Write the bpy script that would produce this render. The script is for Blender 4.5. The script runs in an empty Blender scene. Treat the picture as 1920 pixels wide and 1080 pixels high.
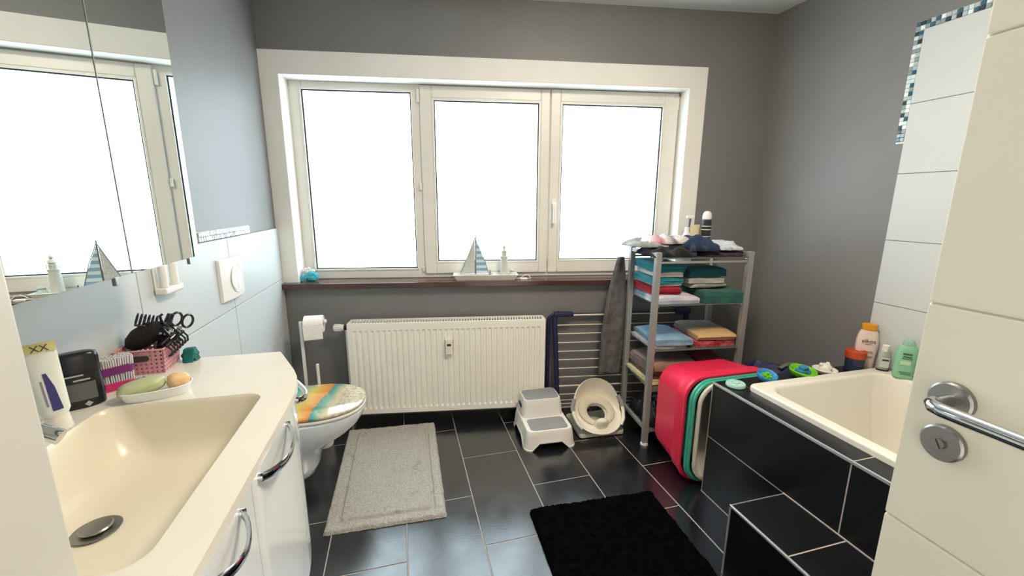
import bpy, bmesh, math, random
from mathutils import Vector, Matrix, noise
random.seed(7)
PI = math.pi
scene = bpy.context.scene
C = scene.collection

# ------------------------------------------------------------------ camera
F_PX, PITCH, YAW, ROLL, CAM_H = 778.79, -11.5967, 15.0675, 0.3013, 1.3445
def make_camera():
    a, b, c = (math.radians(v) for v in (PITCH, YAW, ROLL))
    f = Vector((math.sin(b)*math.cos(a), math.cos(b)*math.cos(a), math.sin(a)))
    r = f.cross(Vector((0, 0, 1))).normalized(); u = r.cross(f)
    r2 = r*math.cos(c)+u*math.sin(c); u2 = -r*math.sin(c)+u*math.cos(c)
    cam = bpy.data.cameras.new('camera'); o = bpy.data.objects.new('camera', cam); C.objects.link(o)
    m = Matrix((r2, u2, -f)).transposed().to_4x4(); m.translation = (0, 0, CAM_H)
    o.matrix_world = m
    cam.sensor_width = 36; cam.lens = F_PX*36/1920; cam.clip_start = 0.02; cam.clip_end = 60
    scene.camera = o
make_camera()

# ------------------------------------------------------------------ world, light, exposure
w = bpy.data.worlds.new('world'); scene.world = w; w.use_nodes = True
w.node_tree.nodes['Background'].inputs[0].default_value = (1.0, 0.93, 0.82, 1)
w.node_tree.nodes['Background'].inputs[1].default_value = 2.2
WINDOW_STRENGTH = 6.2          # daylight coming through the frosted panes
FILL_LAMP_STRENGTH = 58.0            # unseen ceiling lamp, added as warm fill
scene.view_settings.view_transform = 'Standard'
scene.view_settings.look = 'None'
scene.view_settings.exposure = 0.0
scene.view_settings.gamma = 1.0
scene.view_settings.use_curve_mapping = False

# ------------------------------------------------------------------ materials
def lin(c):
    if isinstance(c, str):
        c = tuple(int(c[i:i+2], 16)/255 for i in (0, 2, 4))
    return tuple(((v+0.055)/1.055)**2.4 if v > 0.04045 else v/12.92 for v in c[:3])
MATS = {}
def mat(name, col, rough=0.5, metal=0.0, var=0.06, vscale=6.0, bump=0.0, bscale=60.0, coat=0.0, coat_r=0.05, col2=None, sheen=0.0, spec=0.5, trans=0.0, sss=0.0, rvar=0.0, coat_ior=1.5):
    if name in MATS: return MATS[name]
    m = bpy.data.materials.new(name); m.use_nodes = True
    nt = m.node_tree; n = nt.nodes; L = nt.links; p = n['Principled BSDF']
    base = lin(col)
    tc = n.new('ShaderNodeTexCoord')
    no = n.new('ShaderNodeTexNoise'); no.inputs['Scale'].default_value = vscale; no.inputs['Detail'].default_value = 4
    L.new(tc.outputs['Object'], no.inputs['Vector'])
    ra = n.new('ShaderNodeValToRGB')
    c2 = lin(col2) if col2 else tuple(v*(1-var) for v in base)
    c1 = base if col2 else tuple(min(1, v*(1+var)) for v in base)
    ra.color_ramp.elements[0].position = 0.35; ra.color_ramp.elements[1].position = 0.65
    ra.color_ramp.elements[0].color = (*c2, 1); ra.color_ramp.elements[1].color = (*c1, 1)
    L.new(no.outputs['Fac'], ra.inputs['Fac']); L.new(ra.outputs['Color'], p.inputs['Base Color'])
    p.inputs['Roughness'].default_value = rough; p.inputs['Metallic'].default_value = metal
    p.inputs['Coat Weight'].default_value = coat; p.inputs['Coat Roughness'].default_value = coat_r
    p.inputs['Specular IOR Level'].default_value = spec; p.inputs['Coat IOR'].default_value = coat_ior
    if rvar:
        nr = n.new('ShaderNodeTexNoise'); nr.inputs['Scale'].default_value = 9; nr.inputs['Detail'].default_value = 6; L.new(tc.outputs['Object'], nr.inputs['Vector'])
        mr = n.new('ShaderNodeMapRange'); mr.inputs[1].default_value = 0.3; mr.inputs[2].default_value = 0.7; mr.inputs[3].default_value = rough-rvar; mr.inputs[4].default_value = rough+rvar
        L.new(nr.outputs['Fac'], mr.inputs[0]); L.new(mr.outputs[0], p.inputs['Roughness']); L.new(mr.outputs[0], p.inputs['Coat Roughness'])
    p.inputs['Transmission Weight'].default_value = trans
    if sheen: p.inputs['Sheen Weight'].default_value = sheen
    if bump:
        nb = n.new('ShaderNodeTexNoise'); nb.inputs['Scale'].default_value = bscale; nb.inputs['Detail'].default_value = 5
        L.new(tc.outputs['Object'], nb.inputs['Vector'])
        bu = n.new('ShaderNodeBump'); bu.inputs['Strength'].default_value = bump; bu.inputs['Distance'].default_value = 0.01
        L.new(nb.outputs['Fac'], bu.inputs['Height']); L.new(bu.outputs['Normal'], p.inputs['Normal'])
    MATS[name] = m; return m
def emat(name, col, strength):
    m = bpy.data.materials.new(name); m.use_nodes = True; nt = m.node_tree
    for x in list(nt.nodes): nt.nodes.remove(x)
    e = nt.nodes.new('ShaderNodeEmission'); o = nt.nodes.new('ShaderNodeOutputMaterial')
    e.inputs[0].default_value = (*col, 1); e.inputs[1].default_value = strength
    nt.links.new(e.outputs[0], o.inputs[0]); MATS[name] = m; return m
def glassmat(name, col, alpha=0.75, rough=0.03):
    m = bpy.data.materials.new(name); m.use_nodes = True; nt = m.node_tree
    for x in list(nt.nodes): nt.nodes.remove(x)
    t = nt.nodes.new('ShaderNodeBsdfTransparent'); t.inputs[0].default_value = (*lin(col), 1)
    g = nt.nodes.new('ShaderNodeBsdfPrincipled'); g.inputs['Base Color'].default_value = (*lin(col), 1); g.inputs['Roughness'].default_value = rough
    fr = nt.nodes.new('ShaderNodeMixShader'); fr.inputs[0].default_value = 1-alpha
    o = nt.nodes.new('ShaderNodeOutputMaterial')
    nt.links.new(t.outputs[0], fr.inputs[1]); nt.links.new(g.outputs[0], fr.inputs[2]); nt.links.new(fr.outputs[0], o.inputs[0])
    MATS[name] = m; return m
def rampmat(name, stops, axis='X', lo=0.0, hi=1.0, rough=0.5, noise_amt=0.0, nscale=8.0, bump=0.0, bscale=200, const=False, coat=0.0):
    """printed colours running along one object axis"""
    m = bpy.data.materials.new(name); m.use_nodes = True; nt = m.node_tree; n = nt.nodes; L = nt.links; p = n['Principled BSDF']
    tc = n.new('ShaderNodeTexCoord'); se = n.new('ShaderNodeSeparateXYZ'); L.new(tc.outputs['Object'], se.inputs[0])
    src = se.outputs[axis]
    if noise_amt:
        no = n.new('ShaderNodeTexNoise'); no.inputs['Scale'].default_value = nscale; L.new(tc.outputs['Object'], no.inputs['Vector'])
        a = n.new('ShaderNodeMath'); a.operation = 'MULTIPLY_ADD'; a.inputs[1].default_value = noise_amt; L.new(no.outputs['Fac'], a.inputs[0]); L.new(src, a.inputs[2]); src = a.outputs[0]
    mr = n.new('ShaderNodeMapRange'); mr.inputs[1].default_value = lo; mr.inputs[2].default_value = hi; L.new(src, mr.inputs[0])
    ra = n.new('ShaderNodeValToRGB'); cr = ra.color_ramp
    if const: cr.interpolation = 'CONSTANT'
    while len(cr.elements) < len(stops): cr.elements.new(0.5)
    for e, (q, c) in zip(cr.elements, stops): e.position = q; e.color = (*lin(c), 1)
    L.new(mr.outputs[0], ra.inputs[0]); L.new(ra.outputs[0], p.inputs['Base Color']); p.inputs['Roughness'].default_value = rough; p.inputs['Coat Weight'].default_value = coat
    if bump:
        nb = n.new('ShaderNodeTexNoise'); nb.inputs['Scale'].default_value = bscale; L.new(tc.outputs['Object'], nb.inputs['Vector'])
        bu = n.new('ShaderNodeBump'); bu.inputs['Strength'].default_value = bump; bu.inputs['Distance'].default_value = 0.01
        L.new(nb.outputs['Fac'], bu.inputs['Height']); L.new(bu.outputs['Normal'], p.inputs['Normal'])
    MATS[name] = m; return m
def cloth(name, col, col2=None, var=0.12):
    return mat('cloth_'+name, col, 0.95, var=var, vscale=25, bump=0.5, bscale=450, col2=col2, sheen=0.15, spec=0.15)

mat('wall_grey', '777675', 0.48, var=0.04, vscale=3, bump=0.08, bscale=180, spec=0.5)
mat('ceiling_white', 'e4e6e6', 0.85, var=0.02, bump=0.05, bscale=160)
mat('plaster_white', 'e9e7e1', 0.7, var=0.03, vscale=4, bump=0.05, bscale=120)
mat('pvc_white', 'e3e0d8', 0.35, var=0.02)
mat('rubber_black', '1c2026', 0.6)
mat('sill_brown', '4a2f2b', 0.2, var=0.12, vscale=12, coat=0.15)
mat('tile_white', 'c6caca', 0.4, var=0.015, vscale=3, spec=0.25)
mat('grout_grey', '9a9a98', 0.9, bump=0.2)
mat('tile_black', '131519', 0.22, var=0.3, vscale=7, bump=0.04, bscale=110, spec=0.7, coat=0.9, coat_r=0.2, rvar=0.045, coat_ior=1.55)
mat('tile_bath', '0f1013', 0.3, var=0.2, vscale=5, bump=0.04, bscale=40)
mat('grout_light', 'b3a8a2', 0.9, bump=0.2)
mat('trim_metal', 'd8dde2', 0.3, 0.7)
mat('acryl', 'e9e4d8', 0.14, var=0.02, coat=0.3)
mat('ceramic', 'e6eaec', 0.1, var=0.015, coat=0.5)
mat('mineral_top', 'dcd6c9', 0.2, var=0.02, spec=0.45)
mat('mineral_bowl', 'dfd7c3', 0.25, var=0.03, vscale=3, spec=0.35)
mat('lacquer_white', 'e6e8e8', 0.12, var=0.015, coat=0.6)
mat('tall_white', 'c3c0b8', 0.35, var=0.02)
mat('door_cream', 'efead8', 0.38, var=0.015, vscale=3)
mat('chrome', 'd5d8dc', 0.08, 1.0, var=0.02)
mat('steel_brushed', '9c9b99', 0.32, 1.0, var=0.08, bump=0.06, bscale=300)
mat('mirror', 'eef4f3', 0.005, 1.0, var=0.0)
mat('mirror_edge', '6f8985', 0.2)
mat('radiator_white', 'efece2', 0.38, var=0.015)
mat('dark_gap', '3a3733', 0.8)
mat('alu', '959592', 0.5, 0.25, var=0.06)
mat('plastic_white', 'e6e2db', 0.4, var=0.03)
mat('plastic_grey', '8e8f90', 0.7, bump=0.3, bscale=500)
mat('rack_blue', '1d2448', 0.45)
mat('rod_white', 'd7cfc0', 0.45)
emat('daylight_pane', (0.76, 0.92, 1.0), WINDOW_STRENGTH)
emat('fill_lamp_glow', (1.0, 0.86, 0.68), FILL_LAMP_STRENGTH)
glassmat('shelf_glass', '9fb0ae', 0.72)
glassmat('clear_plastic', 'e6ece8', 0.6, 0.15)
MOSAIC = [mat('mosaic_'+k, c, 0.12, var=0.1, coat=0.5) for k, c in (('ice', 'cfe0e2'), ('pale', 'aebfc3'), ('grey', '8b9a9d'), ('night', '26333d'), ('petrol', '2d5a70'), ('white', 'e8f2f2'))]

# ------------------------------------------------------------------ mesh helpers
def mesh_of(bm, smooth=True, angle=38):
    bmesh.ops.recalc_face_normals(bm, faces=bm.faces[:])
    me = bpy.data.meshes.new('mesh'); bm.to_mesh(me); bm.free()
    if smooth:
        for p in me.polygons: p.use_smooth = True
        me.set_sharp_from_angle(angle=math.radians(angle))
    return me
def obj(name, geo, m, parent=None, loc=None, rot=None, smooth=True, angle=38):
    me = geo if isinstance(geo, bpy.types.Mesh) else mesh_of(geo, smooth, angle)
    me.name = name
    if m is not None and not me.materials:
        me.materials.append(MATS[m] if isinstance(m, str) else m)
    o = bpy.data.objects.new(name, me); C.objects.link(o)
    if smooth and len(me.polygons) < 1500:
        wn = o.modifiers.new('weighted', 'WEIGHTED_NORMAL'); wn.keep_sharp = True; wn.weight = 80
    if parent: o.parent = parent
    if loc is not None: o.location = loc
    if rot is not None: o.rotation_euler = rot
    return o
def tag(o, label, cat, group=None):
    o['label'] = label; o['category'] = cat
    if group: o['group'] = group
    return o
def thing(name, label, cat, loc=(0, 0, 0), rot=0.0, group=None):
    o = bpy.data.objects.new(name, None); C.objects.link(o); o.empty_display_size = 0.05
    o.location = loc
    o.rotation_euler = rot if isinstance(rot, (tuple, list)) else (0, 0, rot)
    return tag(o, label, cat, group)
def struct(o): o['kind'] = 'structure'; return o
def sempty(name, loc=(0, 0, 0), rot=0.0):
    o = bpy.data.objects.new(name, None); C.objects.link(o); o.location = loc; o.rotation_euler = (0, 0, rot); return struct(o)
def merge(bm, t, mtx=None):
    me = bpy.data.meshes.new('t'); t.to_mesh(me); t.free()
    if mtx is not None: me.transform(mtx)
    bm.from_mesh(me); bpy.data.meshes.remove(me); return bm
def box(lo, hi, bev=0.0, seg=2, bm=None, mtx=None):
    t = bmesh.new(); bmesh.ops.create_cube(t, size=1)
    for v in t.verts: v.co = Vector([lo[i]+(v.co[i]+0.5)*(hi[i]-lo[i]) for i in range(3)])
    if bev: bmesh.ops.bevel(t, geom=t.edges[:], offset=bev, segments=seg, profile=0.5, affect='EDGES')
    return merge(bm or bmesh.new(), t, mtx)
def lathe(prof, n=24, bm=None, mtx=None, sx=1.0, sy=1.0):
    t = bmesh.new(); rings = []
    for r, z in prof:
        if r < 1e-6: rings.append([t.verts.new((0, 0, z))])
        else: rings.append([t.verts.new((r*sx*math.cos(2*PI*i/n), r*sy*math.sin(2*PI*i/n), z)) for i in range(n)])
    for a, b in zip(rings, rings[1:]):
        if len(a) == 1 and len(b) == 1: continue
        for i in range(n):
            j = (i+1) % n
            if len(a) == 1: t.faces.new((a[0], b[j], b[i]))
            elif len(b) == 1: t.faces.new((a[i], a[j], b[0]))
            else: t.faces.new((a[i], a[j], b[j], b[i]))
    for rg in (rings[0], rings[-1]):
        if len(rg) > 1 and prof[0] != prof[-1]: t.faces.new(rg)
    return merge(bm or bmesh.new(), t, mtx)
def cyl(p0, p1, r, n=16, bm=None, r2=None, bev=0.0):
    p0, p1 = Vector(p0), Vector(p1); d = p1-p0; L_ = d.length; r2 = r if r2 is None else r2
    prof = [(r-bev, 0), (r, bev), (r2, L_-bev), (r2-bev, L_)] if bev else [(r, 0), (r2, L_)]
    m = Matrix.Translation(p0) @ d.to_track_quat('Z', 'Y').to_matrix().to_4x4()
    return lathe(prof, n, bm, m)
def tube(pts, r, n=8, bm=None, closed=False, rs=None, flat=1.0):
    t = bmesh.new(); pts = [Vector(p) for p in pts]; N = len(pts); rings = []; up = None
    for i, p in enumerate(pts):
        a = pts[(i-1) % N] if (closed or i > 0) else p; b = pts[(i+1) % N] if (closed or i < N-1) else p
        d = (b-a).normalized()
        if up is None: up = Vector((0, 0, 1)) if abs(d.z) < 0.9 else Vector((1, 0, 0))
        s = d.cross(up).normalized(); up = s.cross(d).normalized()
        rr = rs[i] if rs else r
        rings.append([t.verts.new(p+s*rr*math.cos(2*PI*k/n)+up*rr*flat*math.sin(2*PI*k/n)) for k in range(n)])
    rng = range(N) if closed else range(N-1)
    for i in rng:
        a, b = rings[i], rings[(i+1) % N]
        for k in range(n): t.faces.new((a[k], a[(k+1) % n], b[(k+1) % n], b[k]))
    if not closed: t.faces.new(rings[0]); t.faces.new(rings[-1])
    return merge(bm or bmesh.new(), t)
def loft(rings, cap0=True, cap1=True, bm=None, mtx=None):
    t = bmesh.new(); R_ = [[t.verts.new(p) for p in r] for r in rings]; n = len(R_[0])
    for a, b in zip(R_, R_[1:]):
        for k in range(n): t.faces.new((a[k], a[(k+1) % n], b[(k+1) % n], b[k]))
    if cap0: t.faces.new(R_[0])
    if cap1: t.faces.new(R_[-1])
    return merge(bm or bmesh.new(), t, mtx)
def prism(pts, z0, z1, bev=0.0, bm=None, seg=2, mtx=None):
    t = bmesh.new(); b = [t.verts.new((x, y, z0)) for x, y in pts]; u = [t.verts.new((x, y, z1)) for x, y in pts]
    n = len(pts); t.faces.new(b); top = t.faces.new(u)
    for k in range(n): t.faces.new((b[k], b[(k+1) % n], u[(k+1) % n], u[k]))
    if bev: bmesh.ops.bevel(t, geom=list(top.edges), offset=bev, segments=seg, profile=0.5, affect='EDGES')
    return merge(bm or bmesh.new(), t, mtx)
def rrect(x0, x1, y0, y1, r, n=6):
    out = []
    for cx, cy, a0 in ((x1-r, y1-r, 0), (x0+r, y1-r, PI/2), (x0+r, y0+r, PI), (x1-r, y0+r, 1.5*PI)):
        for k in range(n+1):
            a = a0+PI/2*k/n; out.append((cx+r*math.cos(a), cy+r*math.sin(a)))
    return out
def ring3(pts, z): return [(x, y, z) for x, y in pts]
def ell(cx, cy, rx, ry, n=32, p=2.0):
    out = []
    for k in range(n):
        a = 2*PI*k/n; c, s = math.cos(a), math.sin(a)
        out.append((cx+rx*math.copysign(abs(c)**(2/p), c), cy+ry*math.copysign(abs(s)**(2/p), s)))
    return out
def clip(poly, nx, ny, d):                     # keep nx*x+ny*y <= d
    out = []
    for i in range(len(poly)):
        a, b = poly[i], poly[(i+1) % len(poly)]
        fa, fb = nx*a[0]+ny*a[1]-d, nx*b[0]+ny*b[1]-d
        if fa <= 0: out.append(a)
        if fa*fb < 0:
            s = fa/(fa-fb); out.append((a[0]+s*(b[0]-a[0]), a[1]+s*(b[1]-a[1])))
    return out
def frame(u0, u1, z0, z1, wl, wr, wb, wt, y0, y1, bev=0.003):    # a rectangular frame of four bars standing in the XZ plane
    bm = bmesh.new()
    box((u0, y0, z0), (u0+wl, y1, z1), bev, 1, bm); box((u1-wr, y0, z0), (u1, y1, z1), bev, 1, bm)
    box((u0+wl-0.001, y0, z0), (u1-wr+0.001, y1, z0+wb), bev, 1, bm); box((u0+wl-0.001, y0, z1-wt), (u1-wr+0.001, y1, z1), bev, 1, bm)
    return bm
def text(s, size, m, parent, mtx, name='lettering', align='CENTER', depth=0.0003):
    cu = bpy.data.curves.new('txt', 'FONT'); cu.body = s; cu.size = size; cu.align_x = align; cu.extrude = depth
    t = bpy.data.objects.new('txt', cu); C.objects.link(t)
    me = bpy.data.meshes.new_from_object(t.evaluated_get(bpy.context.evaluated_depsgraph_get()))
    bpy.data.objects.remove(t); me.transform(mtx); me.materials.clear()
    return obj(name, me, m, parent)
def nz(x, y, z, s=1.0, seed=0): return noise.noise(Vector((x*s+seed*13.7, y*s-seed*5.1, z*s+seed*3.3)))

# back wall: local x runs along the wall, local y into the wall (room side is negative), origin on the wall plane
BW_ROT = math.atan(-0.1577); BW_O = (0, 2.5708, 0)
# left wall: local y runs along the wall, local x into the room
LW_ROT = -math.atan(0.0244); LW_O = (-0.7397, 0, 0)
XR, ZC = 2.215, 2.4404
def lw_x(y): return -0.7397+0.0244*y
def bw_y(x): return 2.5708-0.1577*x

# ================================================================== the setting
# floor: grout bed with single slate tiles, half bond
fl = struct(obj('floor', prism([(-0.9, -0.6), (2.5, -0.6), (2.5, 2.9), (-0.9, 2.9)], -0.1, -0.0015), 'grout_light'))
TX, TY, G = -0.0302, 2.2984, 0.0019
full = None
for k in range(-3, 7):
    x0, x1 = TX+0.3*k+G, TX+0.3*(k+1)-G
    for mrow in range(-2, 7):
        y1 = TY-0.3*(k % 2)-0.6*mrow+0.6; y0 = y1-0.6
        if y1 < -0.6 or y0 > 2.75: continue
        poly = [(x0, y0+G), (x1, y0+G), (x1, y1-G), (x0, y1-G)]
        q = clip(poly, 0.1577, 1, 2.5708-0.004)                 # back wall
        q = clip(q, -1, 0.0244, 0.7397-0.004) if len(q) > 2 else q   # left wall
        q = clip(q, 0, -1, 0.46) if len(q) > 2 else q
        if len(q) < 3: continue
        cx, cy = (x0+x1)/2, (y0+y1)/2
        if len(q) == 4 and max(abs(q[i][j]-poly[i][j]) for i in range(4) for j in range(2)) < 1e-6:
            if full is None: full = mesh_of(prism([(px-cx, py-cy) for px, py in poly], -0.008, 0.0, 0.0012, seg=1))
            obj('tile', full, 'tile_black', fl, (cx, cy, 0))
        else:
            obj('tile', prism([(px-cx, py-cy) for px, py in q], -0.008, 0.0), 'tile_black', fl, (cx, cy, 0))
struct(obj('ceiling', prism([(-0.95, -0.62), (2.45, -0.62), (2.45, 2.9), (-0.95, 2.9)], ZC, ZC+0.1), 'ceiling_white'))

# back wall with the window opening
U0, U1, ZS, ZT = -0.601, 1.732, 0.874, 2.02
bm = bmesh.new()
for lo, hi in (((-0.85, 0, 0), (U0, 0.3, ZC)), ((U1, 0, 0), (2.5, 0.3, ZC)), ((U0, 0, 0), (U1, 0.3, ZS-0.03)), ((U0, 0, ZT), (U1, 0.3, ZC))):
    box(lo, hi, 0, 1, bm)
struct(obj('wall_back', bm, 'wall_grey', None, BW_O, (0, 0, BW_ROT), smooth=False))
# left wall with white tiles and a mosaic strip
wl = struct(obj('wall_left', box((-0.15, -0.62, 0), (-0.012, 2.72, ZC)), 'wall_grey', None, LW_O, (0, 0, LW_ROT), smooth=False))
tl = {}
def wall_tile(parent, key, m, verts_fn, loc):
    if key not in tl: tl[key] = mesh_of(verts_fn(), angle=30)
    obj('tile', tl[key], m, parent, loc)
obj('grout', box((-0.013, -0.45, 0), (-0.004, 2.675, 1.194)), 'grout_grey', wl)
cols = [(-0.45, 0.14), (0.142, 0.748), (0.75, 1.357), (1.359, 1.967), (1.97, 2.672)]
rows = [(0.001, 0.299), (0.301, 0.599), (0.601, 0.9), (0.903, 1.196)]
for y0, y1 in cols:
    for z0, z1 in rows:
        wall_tile(wl, ('l', y0, z0), 'tile_white', lambda: box((-0.006, 0, 0), (0, y1-y0-0.001, z1-z0-0.001), 0.0012, 1), (0, y0, z0))
msk = [box((0, -0.0082, -0.0082), (0.006, 0.0082, 0.0082), 0.0018, 1) for _ in MOSAIC]
msk = [mesh_of(b) for b in msk]
def mosaic(parent, loc, k, rot=(0, 0, 0)): obj('mosaic_tile', msk[k], MOSAIC[k], parent, loc, rot)
obj('mosaic_bed', box((-0.012, 1.742, 1.197), (-0.008, 2.25, 1.2335)), 'plaster_white', wl)
for i in range(28):
    for j in range(2):
        k = random.choice([0, 2, 1, 2, 5] if j else [2, 4, 1, 2, 5, 2])
        mosaic(wl, (-0.009, 1.752+0.018*i, 1.206+0.018*j), k)
# right wall
wr = struct(obj('wall_right', box((XR, -0.62, 0), (XR+0.15, 2.6, ZC)), 'wall_grey', smooth=False))
obj('grout', box((XR-0.002, -0.45, 0.5565), (XR+0.002, 1.4395, 2.0795)), 'grout_grey', wr)
for y0, y1 in ((0.843, 1.441), (0.242, 0.84), (-0.44, 0.239)):
    for kk in range(6):
        z1 = 2.0815-0.3*kk-(0.0015 if kk else 0); z0 = max(2.0815-0.3*(kk+1)+0.0015, 0.557)
        if z1-z0 < 0.01: continue
        wall_tile(wr, ('r', y0, kk), 'tile_white', lambda: box((-0.004, 0, 0), (0.002, y1-y0, z1-z0), 0.0012, 1), (XR-0.002, y0, z0))
obj('mosaic_bed', box((XR-0.0015, 0.6, 2.0795), (XR+0.002, 1.4745, 2.1185)), 'plaster_white', wr)
obj('mosaic_bed', box((XR-0.0015, 1.4415, 1.616), (XR+0.002, 1.4745, 2.0795)), 'plaster_white', wr)
dark_h = {(0, 0), (1, 0), (2, 0), (4, 0), (8, 0), (12, 0), (3, 1), (6, 1), (8, 1), (11, 1), (12, 1)}
for i in range(26):
    for j in range(2):
        k = (3 if (i+j) % 2 else 4) if ((i, j) in dark_h or (i > 14 and random.random() < 0.25)) else random.choice([0, 1, 1, 2, 5])
        mosaic(wr, (XR-0.002, 1.4645-0.0175*i, 2.1085-0.0178*j), k, (0, 0, PI))
dark_v = {(0, 0): 3, (0, 1): 4, (2, 1): 3, (9, 1): 4, (12, 1): 4, (14, 1): 4, (16, 0): 3, (19, 0): 3, (20, 1): 4, (22, 0): 3, (23, 0): 3, (25, 0): 4, (26, 1): 4}
for i in range(26):
    for j in range(2):
        k = dark_v.get((i, j), random.choice([0, 0, 1, 2, 5]))
        mosaic(wr, (XR-0.002, 1.4645-0.0158*j, 2.0705-0.0175*i), k, (0, 0, PI))
# wall behind the camera, with the doorway the photographer stands in front of
bm = bmesh.new()
for lo, hi in (((-0.95, -0.6, 0), (-0.13, -0.46, ZC)), ((0.745, -0.6, 0), (2.4, -0.46, ZC)), ((-0.13, -0.6, 2.0), (0.745, -0.46, ZC))): box(lo, hi, 0, 1, bm)
struct(obj('wall_front', bm, 'wall_grey', smooth=False))

# window
win = sempty('window_1', BW_O, BW_ROT)
bm = bmesh.new()
for lo, hi in (((-0.699, -0.006, ZS), (U0, 0.002, 2.136)), ((U1, -0.006, ZS), (1.836, 0.002, 2.136)), ((U0-0.001, -0.006, ZT), (U1+0.001, 0.002, 2.136))): box(lo, hi, 0.0015, 1, bm)
box((U0-0.001, -0.005, ZS), (U0+0.003, 0.125, ZT), 0, 1, bm); box((U1-0.003, -0.005, ZS), (U1+0.001, 0.125, ZT), 0, 1, bm); box((U0, -0.005, ZT-0.003), (U1, 0.125, ZT+0.001), 0, 1, bm)
obj('casing', bm, 'plaster_white', win)
sill = obj('window_sill', box((-0.698, -0.05, 0.842), (1.98, 0.0, 0.874), 0.003, 2), 'sill_brown', win)
obj('sill_board', box((U0+0.002, -0.001, 0.845), (U1-0.002, 0.118, 0.874)), 'sill_brown', win)
DF = 0.115                                          # front of the fixed frame
bm = frame(U0, U1, ZS, ZT, 0.071, 0.10, 0.06, 0.048, DF, DF+0.07, 0.004)
box((0.081, DF, ZS+0.05), (0.30, DF+0.07, ZT-0.04), 0.004, 1, bm); box((0.70, DF+0.012, ZS), (1.1, DF+0.07, ZS+0.1), 0, 1, bm)
obj('window_frame', bm, 'pvc_white', win)
def glazing(parent, u0, u1, z0, z1, y):
    obj('glazing_bead', frame(u0-0.016, u1+0.016, z0-0.016, z1+0.016, 0.013, 0.013, 0.013, 0.013, y-0.005, y+0.02, 0.002), 'pvc_white', parent)
    obj('gasket', frame(u0-0.004, u1+0.004, z0-0.004, z1+0.004, 0.0075, 0.0075, 0.0075, 0.0075, y+0.004, y+0.02, 0), 'rubber_black', parent)
    obj('pane', box((u0, y+0.012, z0), (u1, y+0.02, z1)), 'daylight_pane', parent, smooth=False)
glazing(win, -0.528, 0.079, 0.940, 1.970, DF-0.002)
def sash(u0, u1, z0, z1, g):
    s = obj('sash', frame(u0, u1, z0, z1, g[0]-u0-0.014, u1-g[1]-0.014, g[2]-z0-0.014, z1-g[3]-0.014, DF-0.018, DF+0.03, 0.005), 'pvc_white', win)
    glazing(s, *g, DF-0.014)
    return s
s1 = sash(0.134, 0.909, 0.901, 2.011, (0.217, 0.839, 0.983, 1.929))
s2 = sash(0.915, 1.722, 0.901, 2.014, (0.989, 1.617, 0.987, 1.929))
h = obj('handle', box((-0.014, -0.008, -0.035), (0.014, 0.0, 0.035), 0.004, 2), 'plastic_white', s2, (0.942, DF-0.018, 1.335))
tube([(0.942, DF-0.02, 1.34), (0.942, DF-0.05, 1.34), (0.942, DF-0.056, 1.335), (0.942, DF-0.056, 1.31), (0.942, DF-0.054, 1.22)], 0.009, 10).to_mesh(hm := bpy.data.meshes.new('lever'))
obj('lever', hm, 'plastic_white', s2)
for u_, z_, hh in ((0.124, 1.955, 0.075), (1.718, 1.955, 0.08), (0.124, 1.44, 0.045), (0.122, 0.93, 0.03)):
    b_ = cyl((u_, DF-0.012, z_-hh/2), (u_, DF-0.012, z_+hh/2), 0.008, 12, bev=0.002)
    obj('hinge', b_, 'plastic_white', win)

# door leaf, hinged behind the camera, standing open
PHI = math.radians(2.195)
door = sempty('door_1', (0.753, 0.42, 0), PI-PHI)       # local +y points towards the hinge, local +x towards the opening
obj('leaf', box((-0.04, 0, 0.008), (-0.005, 0.86, 1.985), 0.002, 1), 'door_cream', door)
gz = [0.008, 0.133, 0.49, 0.847, 1.203, 1.5615, 1.92, 1.985]
for a, b in zip(gz, gz[1:]):
    obj('door_panel', box((-0.008, 0.0005, a+0.0006), (0.0, 0.86, b-0.0006), 0.0038, 2), 'door_cream', door)
rose = obj('handle_rose', lathe([(0, 0), (0.0265, 0), (0.0265, 0.007), (0.024, 0.0095), (0, 0.0095)], 40), 'steel_brushed', door, (0, 0.054, 1.072), (0, PI/2, 0))
bm = tube([(0.004, 0.054, 1.072), (0.03, 0.054, 1.072), (0.042, 0.056, 1.072), (0.05, 0.063, 1.072), (0.053, 0.075, 1.072), (0.053, 0.10, 1.072), (0.053, 0.19, 1.072)], 0.0095, 18)
obj('lever', bm, 'chrome', door)
lk = obj('lock_rose', lathe([(0, 0), (0.0265, 0), (0.0265, 0.007), (0.024, 0.0095), (0, 0.0095)], 40), 'steel_brushed', door, (0, 0.0555, 1.006), (0, PI/2, 0))
obj('lock_slot', lathe([(0, 0), (0.0075, 0), (0.0072, 0.004), (0, 0.004)], 20), 'steel_brushed', lk, (0, 0, 0.0095))
obj('slot_bar', box((-0.0075, -0.001, 0.0038), (0.0075, 0.001, 0.0046), 0.0003, 1), 'dark_gap', lk, (0, 0, 0.0095), (0, 0, 0.5))
bm = bmesh.new()
box((0.745, -0.62, 0), (0.80, -0.44, 2.06), 0.004, 1, bm); box((-0.185, -0.62, 0), (-0.13, -0.44, 2.06), 0.004, 1, bm); box((-0.185, -0.62, 2.0), (0.80, -0.44, 2.06), 0.004, 1, bm)
struct(obj('trim_1', bm, 'door_cream'))

# unseen ceiling lamp, added out of frame to fill the room with warm light
lp = thing('ceiling_fill_lamp', 'round opal ceiling lamp added out of view as warm fill', 'lamp', (0.85, 0.95, ZC))
obj('fill_lamp_base', lathe([(0, 0), (0.26, 0), (0.26, -0.03), (0, -0.03)], 40), 'plastic_white', lp)
obj('fill_lamp_shade', lathe([(0.25, -0.03), (0.25, -0.06), (0.2, -0.085), (0.0, -0.095)], 40), 'fill_lamp_glow', lp)

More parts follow.
